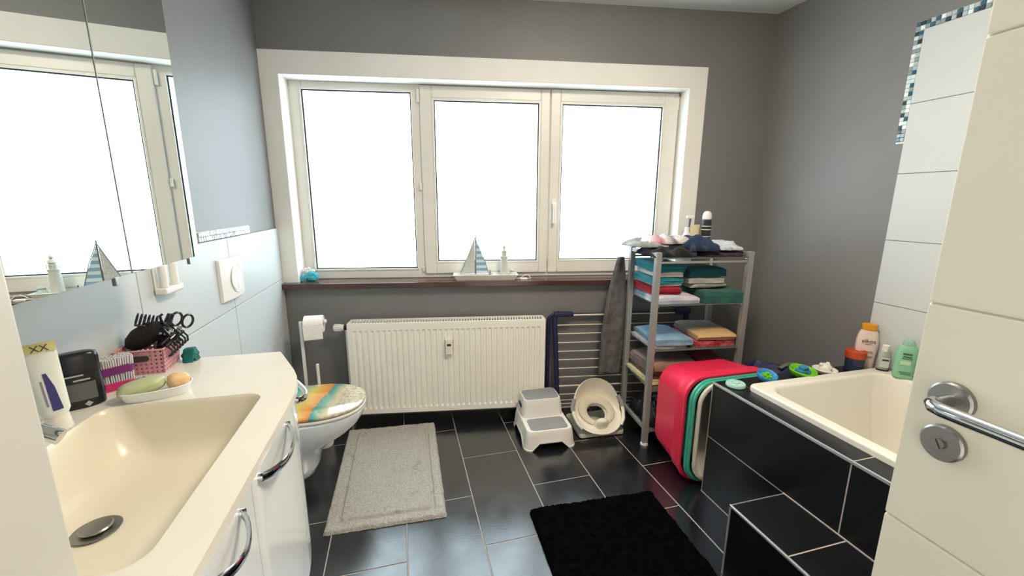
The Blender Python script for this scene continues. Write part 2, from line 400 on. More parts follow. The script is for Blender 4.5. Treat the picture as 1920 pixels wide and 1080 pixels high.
# ================================================================== bath, step, tub
bs = thing('bath_surround', 'boxed-in bath surround clad in large black tiles with a metal edge', 'bath surround')
XB, YB, ZB = 1.3355, 1.458, 0.556
bm = bmesh.new()
for lo, hi in (((XB+0.0012, -0.44, 0), (1.47, YB-0.0012, ZB-0.0012)), ((2.17, -0.44, 0), (XR-0.003, YB-0.0012, ZB-0.0012)), ((1.47, 1.32, 0), (2.17, YB-0.0012, ZB-0.0012)), ((1.47, -0.44, 0), (2.17, -0.30, ZB-0.008))): box(lo, hi, 0, 1, bm)
obj('masonry', bm, 'grout_light', bs, smooth=False)
def slab(parent, lo, hi, m='tile_bath'): return obj('tile', box(lo, hi, 0.001, 1), m, parent)
g = 0.0022
for a, b in ((0.85, YB), (0.25, 0.85), (-0.44, 0.25)):
    slab(bs, (XB, a+g, 0.29+g), (XB+0.01, b-(g if b < YB else 0), ZB-0.004))
    slab(bs, (XB, a+g, 0.002), (XB+0.01, b-(g if b < YB else 0), 0.29-g))
    slab(bs, (XB+0.004, a+g, ZB-0.01), (1.445, b-(g if b < YB else 0), ZB))
for a, b in ((1.445, 1.93), (1.93, XR-0.003)): slab(bs, (a+g, 1.34, ZB-0.01), (b-g if b < 2 else b, YB, ZB))
for a, b in ((XB, 1.93), (1.93, XR-0.003)):
    for z0, z1 in ((0.002, 0.29-g), (0.29+g, ZB-0.011)): slab(bs, (a+g, YB-0.01, z0), (b-g, YB, z1))
slab(bs, (2.195, -0.44, ZB-0.01), (XR-0.003, 1.34, ZB))
obj('edge_trim', box((XB-0.002, -0.44, ZB-0.009), (XB+0.006, YB+0.001, ZB+0.002), 0.002, 2), 'trim_metal', bs)
obj('joint', box((XB-0.0006, YB-0.004, 0.0), (XB+0.004, YB-0.001, ZB-0.009)), 'grout_light', bs)
obj('joint', box((XB-0.003, -0.44, 0.0), (XB+0.001, YB, 0.0035)), 'grout_light', bs)
st = thing('bath_step', 'low black tiled step in front of the bath with light metal edges', 'step')
XS, YS, ZSX = 1.0952, 1.0526, 0.2898
obj('masonry', box((XS+0.0012, 0.22, 0), (XB-0.004, YS-0.0022, ZSX-0.0012)), 'grout_light', st)
slab(st, (XS+0.004, 0.8227+g, ZSX-0.01), (XB-0.004, YS-0.004, ZSX)); slab(st, (XS+0.004, 0.22, ZSX-0.01), (XB-0.004, 0.8227-g, ZSX))
for a, b in ((0.46, YS-0.003), (0.22, 0.46)): slab(st, (XS, a+g, 0.002), (XS+0.01, b-g, ZSX-0.006))
slab(st, (XS+0.005, YS-0.012, 0.002), (XB-0.004, YS-0.001, ZSX-0.003)); slab(st, (XS+0.005, 0.211, 0.002), (XB-0.004, 0.22, ZSX-0.003))
for lo, hi in (((XS-0.002, 0.215, ZSX-0.008), (XS+0.006, YS+0.001, ZSX+0.002)), ((XS-0.002, YS-0.008, 0), (XS+0.005, YS+0.001, ZSX)), ((XS, YS-0.004, ZSX-0.004), (XB-0.004, YS+0.0005, ZSX+0.0012))):
    obj('edge_trim', box(lo, hi, 0.0015, 1), 'trim_metal', st)
obj('joint', box((XB-0.0045, 0.215, ZSX), (XB-0.0005, YS, ZSX+0.003)), 'grout_light', st)
tub = thing('bathtub', 'cream white built-in bathtub with broad flat rim', 'bathtub')
rim = [rrect(1.428+i, 2.203-i, -0.335+i, 1.362-i, 0.03+i*0.5, 8) for i in (0, 0.003, 0.008)]
inn = lambda i, z, r=0.09: ring3(rrect(1.475+i, 2.158-i*0.7, -0.28+i*1.6, 1.312-i*1.3, r, 8), z)
rings = [ring3(rim[0], ZB-0.002), ring3(rim[0], ZB+0.016), ring3(rim[1], ZB+0.022), ring3(rim[2], ZB+0.024), inn(-0.006, ZB+0.024), inn(0, ZB+0.021), inn(0.006, ZB+0.01), inn(0.02, ZB-0.06), inn(0.05, 0.34), inn(0.08, 0.22, 0.11), inn(0.11, 0.17, 0.13), inn(0.17, 0.145, 0.12)]
obj('tub', loft(rings, False, True), 'acryl', tub, angle=50)

# ================================================================== left side: vanity, basin, mirror cabinet, tall cabinet
ZT_ = 0.91
def front_path(off):                                   # plan of the vanity front, from the tall cabinet to the far end
    P = [(-0.256, 0.485), (-0.254, 0.71), (-0.252, 0.93), (-0.253, 0.985), (-0.258, 1.04), (-0.270, 1.097), (-0.287, 1.145), (-0.307, 1.19), (-0.330, 1.242), (-0.357, 1.302)]
    return [(x-off, y) for x, y in P]
wt = thing('washbasin_top', 'glossy white one-piece washbasin top with rounded end', 'washbasin')
out = [(lw_x(0.485)+0.004, 0.485)]+front_path(0)+[(lw_x(1.305)+0.004, 1.305)]
hole = rrect(-0.632, -0.322, 0.525, 1.018, 0.035, 6)
bm = bmesh.new()
vo = [bm.verts.new((x, y, ZT_)) for x, y in out]; vi = [bm.verts.new((x, y, ZT_)) for x, y in hole]
ed = [bm.edges.new((v[i], v[(i+1) % len(v)])) for v in (vo, vi) for i in range(len(v))]
bmesh.ops.triangle_fill(bm, edges=ed, use_beauty=True)
vb = [bm.verts.new((x, y, ZT_-0.018)) for x, y in out]
vd = [bm.verts.new((x*0.997-0.001, y, ZT_-0.0015)) for x, y in out]
for k in range(len(out)): j = (k+1) % len(out); bm.faces.new((vo[k], vo[j], vb[j], vb[k]))
for v in vd: bm.verts.remove(v)
def bring(y_, xb, xf, z, r): return [bm.verts.new((x, y, z)) for x, y in rrect(-0.632+xb, -0.322-xf, 0.525+y_, 1.018-y_, r, 6)]
prev = vi
for d, xb, xf, z, r in ((0.002, 0.002, 0.002, ZT_-0.003, 0.036), (0.0045, 0.006, 0.004, ZT_-0.01, 0.037), (0.012, 0.02, 0.010, ZT_-0.05, 0.042), (0.02, 0.036, 0.018, ZT_-0.085, 0.05), (0.034, 0.054, 0.032, ZT_-0.106, 0.055), (0.056, 0.072, 0.052, ZT_-0.116, 0.06), (0.10, 0.095, 0.08, ZT_-0.12, 0.06)):
    cur = bring(d, xb, xf, z, r)
    for k in range(len(cur)):
        j = (k+1) % len(cur); f_ = bm.faces.new((prev[k], prev[j], cur[j], cur[k])); f_.material_index = 1 if d > 0.003 else 0
    prev = cur
bm.faces.new(prev).material_index = 1
bas = obj('basin', bm, 'mineral_top', wt, angle=35); bas.data.materials.append(MATS['mineral_bowl'])
pl = obj('drain_ring', lathe([(0.0, 0.0), (0.032, 0.0), (0.034, 0.003), (0.031, 0.004), (0, 0.002)], 32), 'steel_brushed', wt, (-0.525, 0.775, ZT_-0.1195))
obj('drain_plug', lathe([(0, 0.004), (0.02, 0.004), (0.023, 0.008), (0.021, 0.0105), (0, 0.012)], 32), 'steel_brushed', pl)
tp = thing('basin_tap', 'chrome single-lever tap on the washbasin ledge', 'tap', (-0.672, 0.78, ZT_))
obj('tap_body', lathe([(0, 0), (0.026, 0), (0.026, 0.006), (0.021, 0.012), (0.02, 0.1), (0.018, 0.11), (0, 0.112)], 24), 'chrome', tp)
obj('spout', tube([(0.0, 0, 0.07), (0.05, 0, 0.078), (0.1, 0, 0.072), (0.125, 0, 0.058)], 0.012, 14), 'chrome', tp)
obj('lever', tube([(0, 0, 0.112), (0.02, 0, 0.124), (0.09, 0, 0.14)], 0.007, 10), 'chrome', tp)
vc = thing('vanity_cabinet', 'glossy white wall-hung vanity cabinet with bow handles and rounded end', 'cabinet')
ip = front_path(0.026)
ip[-1] = (ip[-1][0], 1.285)
obj('carcass', prism([(lw_x(0.49)+0.004, 0.49)]+ip+[(lw_x(1.285)+0.004, 1.285)], 0.425, ZT_-0.128), 'lacquer_white', vc)
obj('end_panel', box((lw_x(1.285)+0.004, 1.268, ZT_-0.128), (-0.383, 1.285, ZT_-0.019), 0.001, 1), 'lacquer_white', vc)
def vdoor(y0, y1, hy0, hy1):
    P = front_path(0.008)
    def at(y):
        for (xa, ya), (xb, yb) in zip(P, P[1:]):
            if ya <= y <= yb: return xa+(xb-xa)*(y-ya)/(yb-ya)
        return P[-1][0]
    ys = [y0+(y1-y0)*i/10 for i in range(11)]
    pts = [(at(y), y) for y in ys]+[(at(y)-0.017, y) for y in reversed(ys)]
    d = obj('door', prism(pts, 0.42, ZT_-0.021, 0.002), 'lacquer_white', vc)
    path = []
    for i in range(13):
        s = i/12; y = hy0+(hy1-hy0)*s; path.append((at(min(max(y, 0.49), 1.28))+0.004+0.024*math.sin(PI*s)**0.7, y, 0.866-0.016*math.sin(PI*s)))
    hb = tube(path, 0.0036, 10, flat=2.4)
    for y in (hy0, hy1): cyl((at(y)-0.004, y, 0.868), (at(y)+0.008, y, 0.868), 0.006, 10, hb)
    obj('handle', hb, 'chrome', d)
vdoor(0.489, 0.709, 0.52, 0.655); vdoor(0.712, 0.998, 0.745, 0.93); vdoor(1.001, 1.283, 1.05, 1.20)

tc_ = thing('tall_cabinet', 'smooth white tall cabinet standing beside the vanity', 'cabinet', (0, 0, 0))
obj('carcass', box((-0.672, -0.12, 0.0), (-0.358, 0.468, 1.9), 0.004, 2), 'tall_white', tc_)
obj('door', box((-0.357, -0.118, 0.08), (-0.338, 0.468, 1.5), 0.006, 3), 'tall_white', tc_)
obj('door', box((-0.357, -0.118, 1.505), (-0.338, 0.468, 1.9), 0.006, 3), 'tall_white', tc_)

mc = thing('mirror_cabinet', 'white wall cabinet with frameless mirror doors above the washbasin', 'mirror cabinet')
obj('carcass', box((lw_x(1.25)+0.006, 0.49, 1.21), (-0.526, 1.249, 1.93), 0.002, 1), 'lacquer_white', mc)
for a, b, ty in ((0.9635, 1.25, 1.2), (0.672, 0.9605, 0.915), (0.49, 0.669, 0.63)):
    d = obj('mirror_door', box((-0.5255, a, 1.205), (-0.512, b, 1.935), 0.001, 1), 'mirror_edge', mc)
    obj('mirror_glass', box((-0.5119, a+0.0004, 1.2054), (-0.507, b-0.0004, 1.9346), 0.0008, 1), 'mirror', d)
    obj('pull_tab', box((-0.5135, ty-0.005, 1.1905), (-0.5065, ty+0.005, 1.2075), 0.001, 1), 'steel_brushed', d)

# small white wall holder below the mirror cabinet
wh = thing('wall_holder', 'small white plastic wall holder below the mirror cabinet', 'holder', LW_O, LW_ROT)
obj('back_plate', box((0.0005, 1.425, 1.085), (0.006, 1.515, 1.15), 0.002, 2), 'plastic_white', wh)
for y in (1.437, 1.495): obj('prong', cyl((0.022, y, 1.09), (0.022, y, 1.16), 0.011, 14, bev=0.003), 'plastic_white', wh)
obj('crossbar', box((0.002, 1.42, 1.072), (0.034, 1.52, 1.092), 0.005, 3), 'plastic_white', wh)

# flush plate
fp = thing('flush_plate', 'white toilet flush plate with round button on the tiled wall', 'flush plate', LW_O, LW_ROT)
Y0, Y1, Z0, Z1 = 1.838, 2.055, 0.95, 1.118
prof = []
bm = bmesh.new(); N = 14
ringsA = []
for i in range(N+1):
    s = i/N; y = Y0+(Y1-Y0)*s; t_ = 0.012+0.012*math.sin(PI*s)
    ringsA.append([(0.0005, y, Z0), (t_-0.003, y, Z0), (t_, y, Z0+0.004), (t_, y, Z1-0.004), (t_-0.003, y, Z1), (0.0005, y, Z1)])
obj('plate', loft(ringsA), 'plastic_white', fp)
cy, cz = (Y0+Y1)/2+0.01, (Z0+Z1)/2-0.005
obj('button_ring', lathe([(0.055, 0), (0.058, 0.002), (0.055, 0.0025), (0.052, 0.0005), (0.055, 0)], 40, None, Matrix.Translation((0.0235, cy, cz)) @ Matrix.Rotation(PI/2, 4, 'Y') @ Matrix.Diagonal((1, 1.0, 1, 1))), 'plastic_white', fp)
for sgn in (-1, 1):
    pts = [(0.0505*math.sin(PI*k/16), sgn*0.0015+sgn*0) for k in (0,)]
    arc = [(sgn*(0.001+0.05*math.sin(PI*k/20)), -0.05*math.cos(PI*k/20)) for k in range(21)]
    obj('button', prism(arc, 0, 0.0032, 0.0008, None, 1, Matrix.Translation((0.0225, cy, cz)) @ Matrix(((0, 0, 1, 0), (1, 0, 0, 0), (0, 1, 0, 0), (0, 0, 0, 1)))), 'plastic_white', fp)

# ================================================================== toilet
to = thing('toilet', 'white wall-hung toilet with a beach picture printed on its lid', 'toilet', (lw_x(1.975), 1.975, 0), LW_ROT)
def dring(x0, x1, hw, z, n=36, p=2.3):
    cx = x0+(x1-x0)*0.5; out = []
    for k in range(n):
        a = 2*PI*k/n; c, s = math.cos(a), math.sin(a)
        if c >= 0: x = cx+(x1-cx)*abs(c)**(2/2.0)
        else: x = cx-(cx-x0)*abs(c)**(2/5.0)
        out.append((x, hw*math.copysign(abs(s)**(2/p), s), z))
    return out
obj('bowl', loft([dring(0.002, 0.21, 0.082, 0.075), dring(0.002, 0.25, 0.098, 0.085), dring(0.002, 0.272, 0.105, 0.13), dring(0.002, 0.285, 0.108, 0.19), dring(0.002, 0.33, 0.122, 0.235), dring(0.002, 0.41, 0.148, 0.285), dring(0.003, 0.462, 0.166, 0.33), dring(0.003, 0.484, 0.174, 0.365), dring(0.003, 0.492, 0.178, 0.39), dring(0.004, 0.49, 0.177, 0.398), dring(0.01, 0.482, 0.17, 0.401)]), 'ceramic', to, angle=60)
obj('seat', loft([dring(0.06, 0.492, 0.176, 0.4025), dring(0.058, 0.497, 0.18, 0.408), dring(0.058, 0.497, 0.18, 0.416), dring(0.062, 0.49, 0.175, 0.42)]), 'plastic_white', to, angle=60)
lm = bpy.data.materials.new('beach_print'); lm.use_nodes = True; MATS['beach_print'] = lm
nt = lm.node_tree; n_ = nt.nodes; L_ = nt.links; pb = n_['Principled BSDF']; pb.inputs['Roughness'].default_value = 0.1; pb.inputs['Coat Weight'].default_value = 0.8
tcn = n_.new('ShaderNodeTexCoord'); mp = n_.new('ShaderNodeMapping'); L_.new(tcn.outputs['Object'], mp.inputs[0])
mp.inputs['Rotation'].default_value = (0, 0, math.radians(10))
sx = n_.new('ShaderNodeSeparateXYZ'); L_.new(mp.outputs[0], sx.inputs[0])
nn = n_.new('ShaderNodeTexNoise'); nn.inputs['Scale'].default_value = 14; nn.inputs['Detail'].default_value = 5; L_.new(mp.outputs[0], nn.inputs['Vector'])
ad = n_.new('ShaderNodeMath'); ad.operation = 'MULTIPLY_ADD'; ad.inputs[1].default_value = 0.06; L_.new(nn.outputs['Fac'], ad.inputs[0]); L_.new(sx.outputs['X'], ad.inputs[2])
mrn = n_.new('ShaderNodeMapRange'); mrn.inputs[1].default_value = 0.03; mrn.inputs[2].default_value = 0.54; L_.new(ad.outputs[0], mrn.inputs[0])
rp = n_.new('ShaderNodeValToRGB'); L_.new(mrn.outputs[0], rp.inputs[0])
st_ = [(0.0, '2f7f96'), (0.2, '2a93a8'), (0.32, '57b0a8'), (0.44, 'd8c06a'), (0.52, 'e0a24c'), (0.585, 'd98742'), (0.60, '3f8f8c'), (0.66, '7fa58c'), (0.72, 'c7b48a'), (0.80, '8f7d66'), (0.88, 'b9a98c'), (1.0, '8d7a62')]
while len(rp.color_ramp.elements) < len(st_): rp.color_ramp.elements.new(0.5)
for e, (q, c) in zip(rp.color_ramp.elements, st_): e.position = q; e.color = (*lin(c), 1)
vor = n_.new('ShaderNodeTexVoronoi'); vor.inputs['Scale'].default_value = 60; L_.new(mp.outputs[0], vor.inputs['Vector'])
mk = n_.new('ShaderNodeMapRange'); mk.inputs[1].default_value = 0.33; mk.inputs[2].default_value = 0.42; L_.new(sx.outputs['X'], mk.inputs[0])
m2 = n_.new('ShaderNodeMath'); m2.operation = 'MULTIPLY'; L_.new(mk.outputs[0], m2.inputs[0]); L_.new(vor.outputs['Distance'], m2.inputs[1])
mx = n_.new('ShaderNodeMixRGB'); mx.blend_type = 'MIX'; L_.new(m2.outputs[0], mx.inputs[0]); L_.new(rp.outputs[0], mx.inputs[1]); mx.inputs[2].default_value = (*lin('e6ddc8'), 1)
L_.new(mx.outputs[0], pb.inputs['Base Color'])
obj('lid', loft([dring(0.07, 0.490, 0.174, 0.4215), dring(0.068, 0.496, 0.18, 0.426), dring(0.068, 0.496, 0.18, 0.434), dring(0.075, 0.482, 0.17, 0.441), dring(0.12, 0.40, 0.12, 0.4435), dring(0.2, 0.3, 0.05, 0.444)]), 'beach_print', to, angle=50)
for s in (-0.08, 0.08): obj('hinge', cyl((0.052, s-0.02, 0.42), (0.052, s+0.02, 0.42), 0.01, 14, bev=0.002), 'chrome', to)

# toilet paper stand, roll and brush
ps = thing('paper_stand', 'white metal toilet paper stand in the corner behind the toilet', 'paper holder', (-0.555, 2.44, 0))
obj('base', lathe([(0, 0), (0.085, 0), (0.085, 0.006), (0.08, 0.01), (0, 0.012)], 32), 'plastic_white', ps)
obj('pole', box((-0.008, -0.008, 0.01), (0.008, 0.008, 0.695), 0.003, 2), 'plastic_white', ps)
obj('arm', cyl((-0.008, 0, 0.687), (0.125, 0, 0.687), 0.006, 12), 'plastic_white', ps)
obj('end_knob', lathe([(0, 0), (0.011, 0.001), (0.013, 0.008), (0.009, 0.014), (0, 0.015)], 16, None, Matrix.Translation((0.12, 0, 0.687)) @ Matrix.Rotation(PI/2, 4, 'Y')), 'plastic_white', ps)
tr = thing('toilet_roll', 'white toilet paper roll on the paper stand with a loose sheet hanging', 'toilet paper', (-0.535, 2.44, 0.687))
mat('paper', 'ece8e2', 0.9, bump=0.3, bscale=90)
bm = lathe([(0.019, 0), (0.047, 0), (0.049, 0.002), (0.049, 0.096), (0.047, 0.098), (0.019, 0.098), (0.019, 0)], 32, None, Matrix.Rotation(PI/2, 4, 'Y'))
obj('roll', bm, 'paper', tr, (0, 0, -0.012))
obj('loose_sheet', loft([[(x, -0.0495-0.002*math.sin(z*60+x*20), -z), (x, -0.0515-0.002*math.sin(z*60+x*20), -z)][::1]+[(x+0.0001, -0.0505-0.002*math.sin(z*60+x*20), -z)] for x, z in []] or [[(0, -0.0495, 0), (0.098, -0.0495, 0), (0.098, -0.0505, 0), (0, -0.0505, 0)], [(0, -0.051, -0.04), (0.098, -0.051, -0.04), (0.098, -0.052, -0.04), (0, -0.052, -0.04)], [(0.001, -0.049, -0.09), (0.097, -0.05, -0.085), (0.097, -0.051, -0.085), (0.001, -0.05, -0.09)]]), 'paper', tr)
tb = thing('toilet_brush', 'white toilet brush in its holder behind the toilet', 'toilet brush', (-0.465, 2.32, 0))
obj('holder', lathe([(0, 0), (0.045, 0), (0.05, 0.02), (0.05, 0.12), (0.046, 0.125), (0, 0.12)], 24), 'plastic_white', tb)
obj('brush_handle', cyl((0, 0, 0.12), (0, 0, 0.485), 0.008, 12, bev=0.003), 'plastic_white', tb)

# ================================================================== radiator
ra_ = thing('radiator', 'cream white ribbed panel radiator under the window', 'radiator', BW_O, BW_ROT)
RU0, RU1, RZ0, RZ1 = -0.305, 0.864, 0.082, 0.652
YF, YBk = -0.142, -0.045
N = 34; pitch = (RU1-RU0-0.05)/N; cols_ = []
xs = [(RU0, 0.0)]
xs.append((RU0+0.018, 0.0))
for i in range(N):
    c = RU0+0.025+pitch*(i+0.5)
    xs += [(c-pitch*0.30, 0.0), (c-pitch*0.18, 0.006), (c+pitch*0.18, 0.006), (c+pitch*0.30, 0.0)]
xs += [(RU1-0.018, 0.0), (RU1, 0.0)]
zs = [(RZ0, 0.0), (RZ0+0.03, 0.0), (RZ0+0.042, 1.0), (RZ1-0.055, 1.0), (RZ1-0.043, 0.0), (RZ1-0.004, 0.0), (RZ1, -0.6)]
bm = bmesh.new(); G_ = [[bm.verts.new((x, YF+d*k if k >= 0 else YF+0.004, z)) for x, d in xs] for z, k in zs]
for a, b in zip(G_, G_[1:]):
    for i in range(len(xs)-1): bm.faces.new((a[i], a[i+1], b[i+1], b[i]))
obj('front_panel', bm, 'radiator_white', ra_, angle=20)
obj('rear_panel', box((RU0+0.005, YBk-0.012, RZ0), (RU1-0.005, YBk, RZ1-0.005), 0.002, 1), 'radiator_white', ra_)
for u in (RU0, RU1-0.0015): obj('side_cover', box((u, YF+0.002, RZ0), (u+0.0015, YBk, RZ1), 0.0005, 1), 'radiator_white', ra_)
bm = bmesh.new()
for y in (YF+0.0005, YBk-0.008): box((RU0, y, RZ1-0.012), (RU1, y+0.009, RZ1+0.001), 0.001, 1, bm)
for u in (RU0, RU1-0.014): box((u, YF+0.001, RZ1-0.012), (u+0.014, YBk, RZ1+0.001), 0.001, 1, bm)
ns = 70
for i in range(ns):
    u = RU0+0.018+(RU1-RU0-0.036)*i/(ns-1); box((u-0.003, YF+0.006, RZ1-0.010), (u+0.003, YBk-0.004, RZ1), 0, 1, bm)
obj('top_grille', bm, 'radiator_white', ra_)
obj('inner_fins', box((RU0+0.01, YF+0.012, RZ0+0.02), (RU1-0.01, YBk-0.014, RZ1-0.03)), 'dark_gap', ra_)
bm = box((0.258, YF-0.026, 0.455), (0.302, YF-0.001, 0.552), 0.005, 2)
al = obj('heat_meter', bm, 'plastic_white', ra_)
obj('meter_window', box((0.268, YF-0.0275, 0.508), (0.292, YF-0.0255, 0.522), 0.0008, 1), 'dark_gap', al)
for u in (-0.2, 0.76): obj('wall_bracket', box((u, YBk-0.002, RZ0+0.03), (u+0.03, -0.001, RZ1-0.03), 0.001, 1), 'radiator_white', ra_)
va = obj('valve', cyl((RU0-0.03, -0.095, 0.618), (RU0+0.004, -0.095, 0.618), 0.015, 18, bev=0.002), 'rubber_black', ra_)
hd = cyl((RU0-0.088, -0.095, 0.618), (RU0-0.028, -0.095, 0.618), 0.019, 24, bev=0.004)
for k in range(12):
    a = 2*PI*k/12; cyl((RU0-0.082, -0.095+0.019*math.cos(a), 0.618+0.019*math.sin(a)), (RU0-0.045, -0.095+0.019*math.cos(a), 0.618+0.019*math.sin(a)), 0.0035, 8, hd)
obj('thermostat_head', hd, 'plastic_white', ra_)
obj('pipe', tube([(RU0-0.015, -0.095, 0.605), (RU0-0.015, -0.095, 0.03), (RU0-0.015, -0.06, 0.006), (RU0-0.015, -0.03, 0.004)], 0.008, 10), 'radiator_white', ra_)

# ================================================================== mats
def bath_mat(name, label, corners, h, m, seed, border, pile, nx=90, ny=130):
    A, B_, C_, D_ = [Vector((*c, 0)) for c in corners]        # far-left, far-right, near-right, near-left
    ce = (A+B_+C_+D_)/4
    bm = bmesh.new(); g_ = []
    for j in range(ny+1):
        t = j/ny; row = []
        for i in range(nx+1):
            s = i/nx; p = (A*(1-s)+B_*s)*(1-t)+(D_*(1-s)+C_*s)*t-ce
            e = min(s, 1-s, t*1.6, (1-t)*1.6)
            edge = min(1.0, e/0.02); z = h*(0.35+0.65*math.sin(edge*PI/2)) if edge > 0 else 0.0
            if e <= 0: z = 0.0005
            w_ = pile*(nz(p.x, p.y, 0, 130, seed)+0.7*nz(p.x, p.y, 1, 300, seed))+pile*1.2*nz(p.x, p.y, 2, 25, seed)
            for b0, b1 in border:
                if b0 < e < b1: z -= h*0.6
            jx = 0.003*nz(p.x, p.y, 5, 60, seed)
            row.append(bm.verts.new((p.x+jx, p.y+0.003*nz(p.x, p.y, 9, 60, seed), max(0.0006, z+w_*edge))))
        g_.append(row)
    for a, b in zip(g_, g_[1:]):
        for i in range(nx): bm.faces.new((a[i], a[i+1], b[i+1], b[i]))
    lo = [bm.verts.new((v.co.x, v.co.y, 0.0004)) for v in (g_[0][0], g_[0][-1], g_[-1][-1], g_[-1][0])]
    bm.faces.new(lo)
    o = obj(name, bm, m, None, (ce.x, ce.y, 0), angle=180)
    return tag(o, label, 'bath mat')
mat('pile_grey', 'c9c6be', 1.0, var=0.1, vscale=110, bump=0.9, bscale=220, col2='b0aca3', spec=0.1)
mat('pile_black', '07070a', 1.0, var=0.4, vscale=30, bump=0.8, bscale=240, spec=0.03)
def stain(mname, col, scale, lo, hi):
    m = MATS[mname]; nt = m.node_tree; p = nt.nodes['Principled BSDF']; src = p.inputs['Base Color'].links[0].from_socket
    tc = nt.nodes.new('ShaderNodeTexCoord'); no = nt.nodes.new('ShaderNodeTexNoise'); no.inputs['Scale'].default_value = scale; no.inputs['Detail'].default_value = 8; no.inputs['Roughness'].default_value = 0.75
    nt.links.new(tc.outputs['Object'], no.inputs['Vector'])
    mr = nt.nodes.new('ShaderNodeMapRange'); mr.inputs[1].default_value = lo; mr.inputs[2].default_value = hi; mr.inputs[4].default_value = 0.75; nt.links.new(no.outputs['Fac'], mr.inputs[0])
    mx = nt.nodes.new('ShaderNodeMixRGB'); mx.inputs[2].default_value = (*lin(col), 1)
    nt.links.new(mr.outputs[0], mx.inputs[0]); nt.links.new(src, mx.inputs[1]); nt.links.new(mx.outputs[0], p.inputs['Base Color'])
stain('pile_grey', '6f6a60', 11, 0.58, 0.75)
bath_mat('bath_mat', 'light grey tufted bath mat with recessed border in front of the toilet', [(-0.348, 2.425), (0.152, 2.39), (0.14, 1.592), (-0.363, 1.612)], 0.017, 'pile_grey', 1, [(0.088, 0.122)], 0.0026, 150, 230)
bath_mat('bath_mat', 'black shaggy bath mat in front of the bath step', [(0.497, 1.525), (1.085, 1.492), (1.04, 0.56), (0.46, 0.59)], 0.03, 'pile_black', 2, [], 0.007, 130, 190)

# ================================================================== step stool, trainer seat, scale
ss = thing('step_stool', 'white two-step plastic stool with grey non-slip treads', 'step stool', (0.765, 2.13, 0), math.radians(-3))
def stool_tier(x0, x1, y0, y1, z1, notch):
    # tapered shell with arched cut-outs at the front and sides
    bm = bmesh.new()
    top = rrect(x0+0.014, x1-0.014, y0+0.012, y1-0.006, 0.03, 6); mid = rrect(x0+0.008, x1-0.008, y0+0.006, y1-0.003, 0.034, 6); bot = rrect(x0, x1, y0, y1, 0.036, 6)
    def zb(x, y):
        if not notch: return 0.10
        cx = (x0+x1)/2; cy = (y0+y1)/2
        if abs(x-cx) < 0.085 and (y < y0+0.01): return 0.042
        if abs(y-cy) < 0.085 and (x < x0+0.01 or x > x1-0.01): return 0.044
        return 0.0
    # resample bottom outline finely
    def fine(poly, n=140):
        per = [0]
        for i in range(len(poly)): per.append(per[-1]+math.dist(poly[i], poly[(i+1) % len(poly)]))
        out = []; T = per[-1]; k = 0
        for j in range(n):
            s = T*j/n
            while per[k+1] < s: k += 1
            f = (s-per[k])/max(1e-9, per[k+1]-per[k]); a, b = poly[k], poly[(k+1) % len(poly)]
            out.append((a[0]+f*(b[0]-a[0]), a[1]+f*(b[1]-a[1])))
        return out
    bf, mf, tf = fine(bot), fine(mid), fine(top)
    sm = [zb(x, y) for x, y in bf]; n = len(sm)
    sm = [(sm[i-2]+sm[i-1]+sm[i]+sm[(i+1) % n]+sm[(i+2) % n])/5 for i in range(n)]
    fo = [((x-(x0+x1)/2)*1.02+(x0+x1)/2, (y-(y0+y1)/2)*1.02+(y0+y1)/2) for x, y in bf]
    zb0 = 0.0 if notch else 0.10
    rings = [[(x, y, s) for (x, y), s in zip(fo, sm)], [(x, y, s+0.008) for (x, y), s in zip(fo, sm)], [(x, y, s+0.010) for (x, y), s in zip(bf, sm)], [(x, y, max(s+0.012, z1-0.03)) for (x, y), s in zip(mf, sm)], ring3(tf, z1-0.004), ring3([((x-(x0+x1)/2)*0.97+(x0+x1)/2, (y-(y0+y1)/2)*0.97+(y0+y1)/2) for x, y in tf], z1)]
    return loft(rings, False, True)
obj('lower_step', stool_tier(-0.145, 0.145, -0.175, 0.155, 0.112, True), 'plastic_white', ss, angle=50)
obj('upper_step', stool_tier(-0.125, 0.125, -0.015, 0.150, 0.218, False), 'plastic_white', ss, angle=50)
obj('tread', prism(rrect(-0.108, 0.108, -0.155, -0.03, 0.022), 0.1121, 0.1145, 0.001), 'plastic_grey', ss)
obj('tread', prism(rrect(-0.103, 0.103, 0.004, 0.133, 0.022), 0.2181, 0.2205, 0.001), 'plastic_grey', ss)
for s in (-1, 1):
    m_ = Matrix.Translation((s*0.1185, 0.07, 0.165)) @ Matrix.Rotation(s*PI/2, 4, 'Y')
    obj('grip_hole', prism(rrect(-0.013, 0.013, -0.035, 0.035, 0.0125), 0, 0.003, 0, None, 2, m_), 'rubber_black', ss)

sc = tag(obj('bathroom_scale', prism(rrect(-0.14, 0.14, -0.13, 0.13, 0.02), 0.006, 0.024, 0.004), mat('scale_white', 'c9cbbd', 0.2, coat=0.4), None, (1.10, 2.13, 0), (0, 0, math.radians(-3))), 'pale flat bathroom scale under the toilet trainer seat', 'scale')
for dx in (-0.11, 0.11):
    for dy in (-0.1, 0.1): obj('foot', lathe([(0, -0.0005), (0.014, 0.0), (0.014, 0.006), (0, 0.007)], 12), 'rubber_black', sc, (dx, dy, 0))

ts = thing('toilet_trainer_seat', 'cream child toilet seat with backrest and grey side grips', 'toilet seat', (1.092, 2.10, 0.0255), math.radians(-4))
ts.scale = (0.88, 0.88, 0.88)
TS = Matrix.Rotation(math.radians(52), 4, 'X')          # ring plane tipped up towards the room
ts_rot = (math.radians(30), 0, 0)
def hring(R, r, yoff, z, n=48, squash=1.12, p=2.2): return [(x, y+yoff, z) for x, y in ell(0, 0, R, R*squash, n, p)]
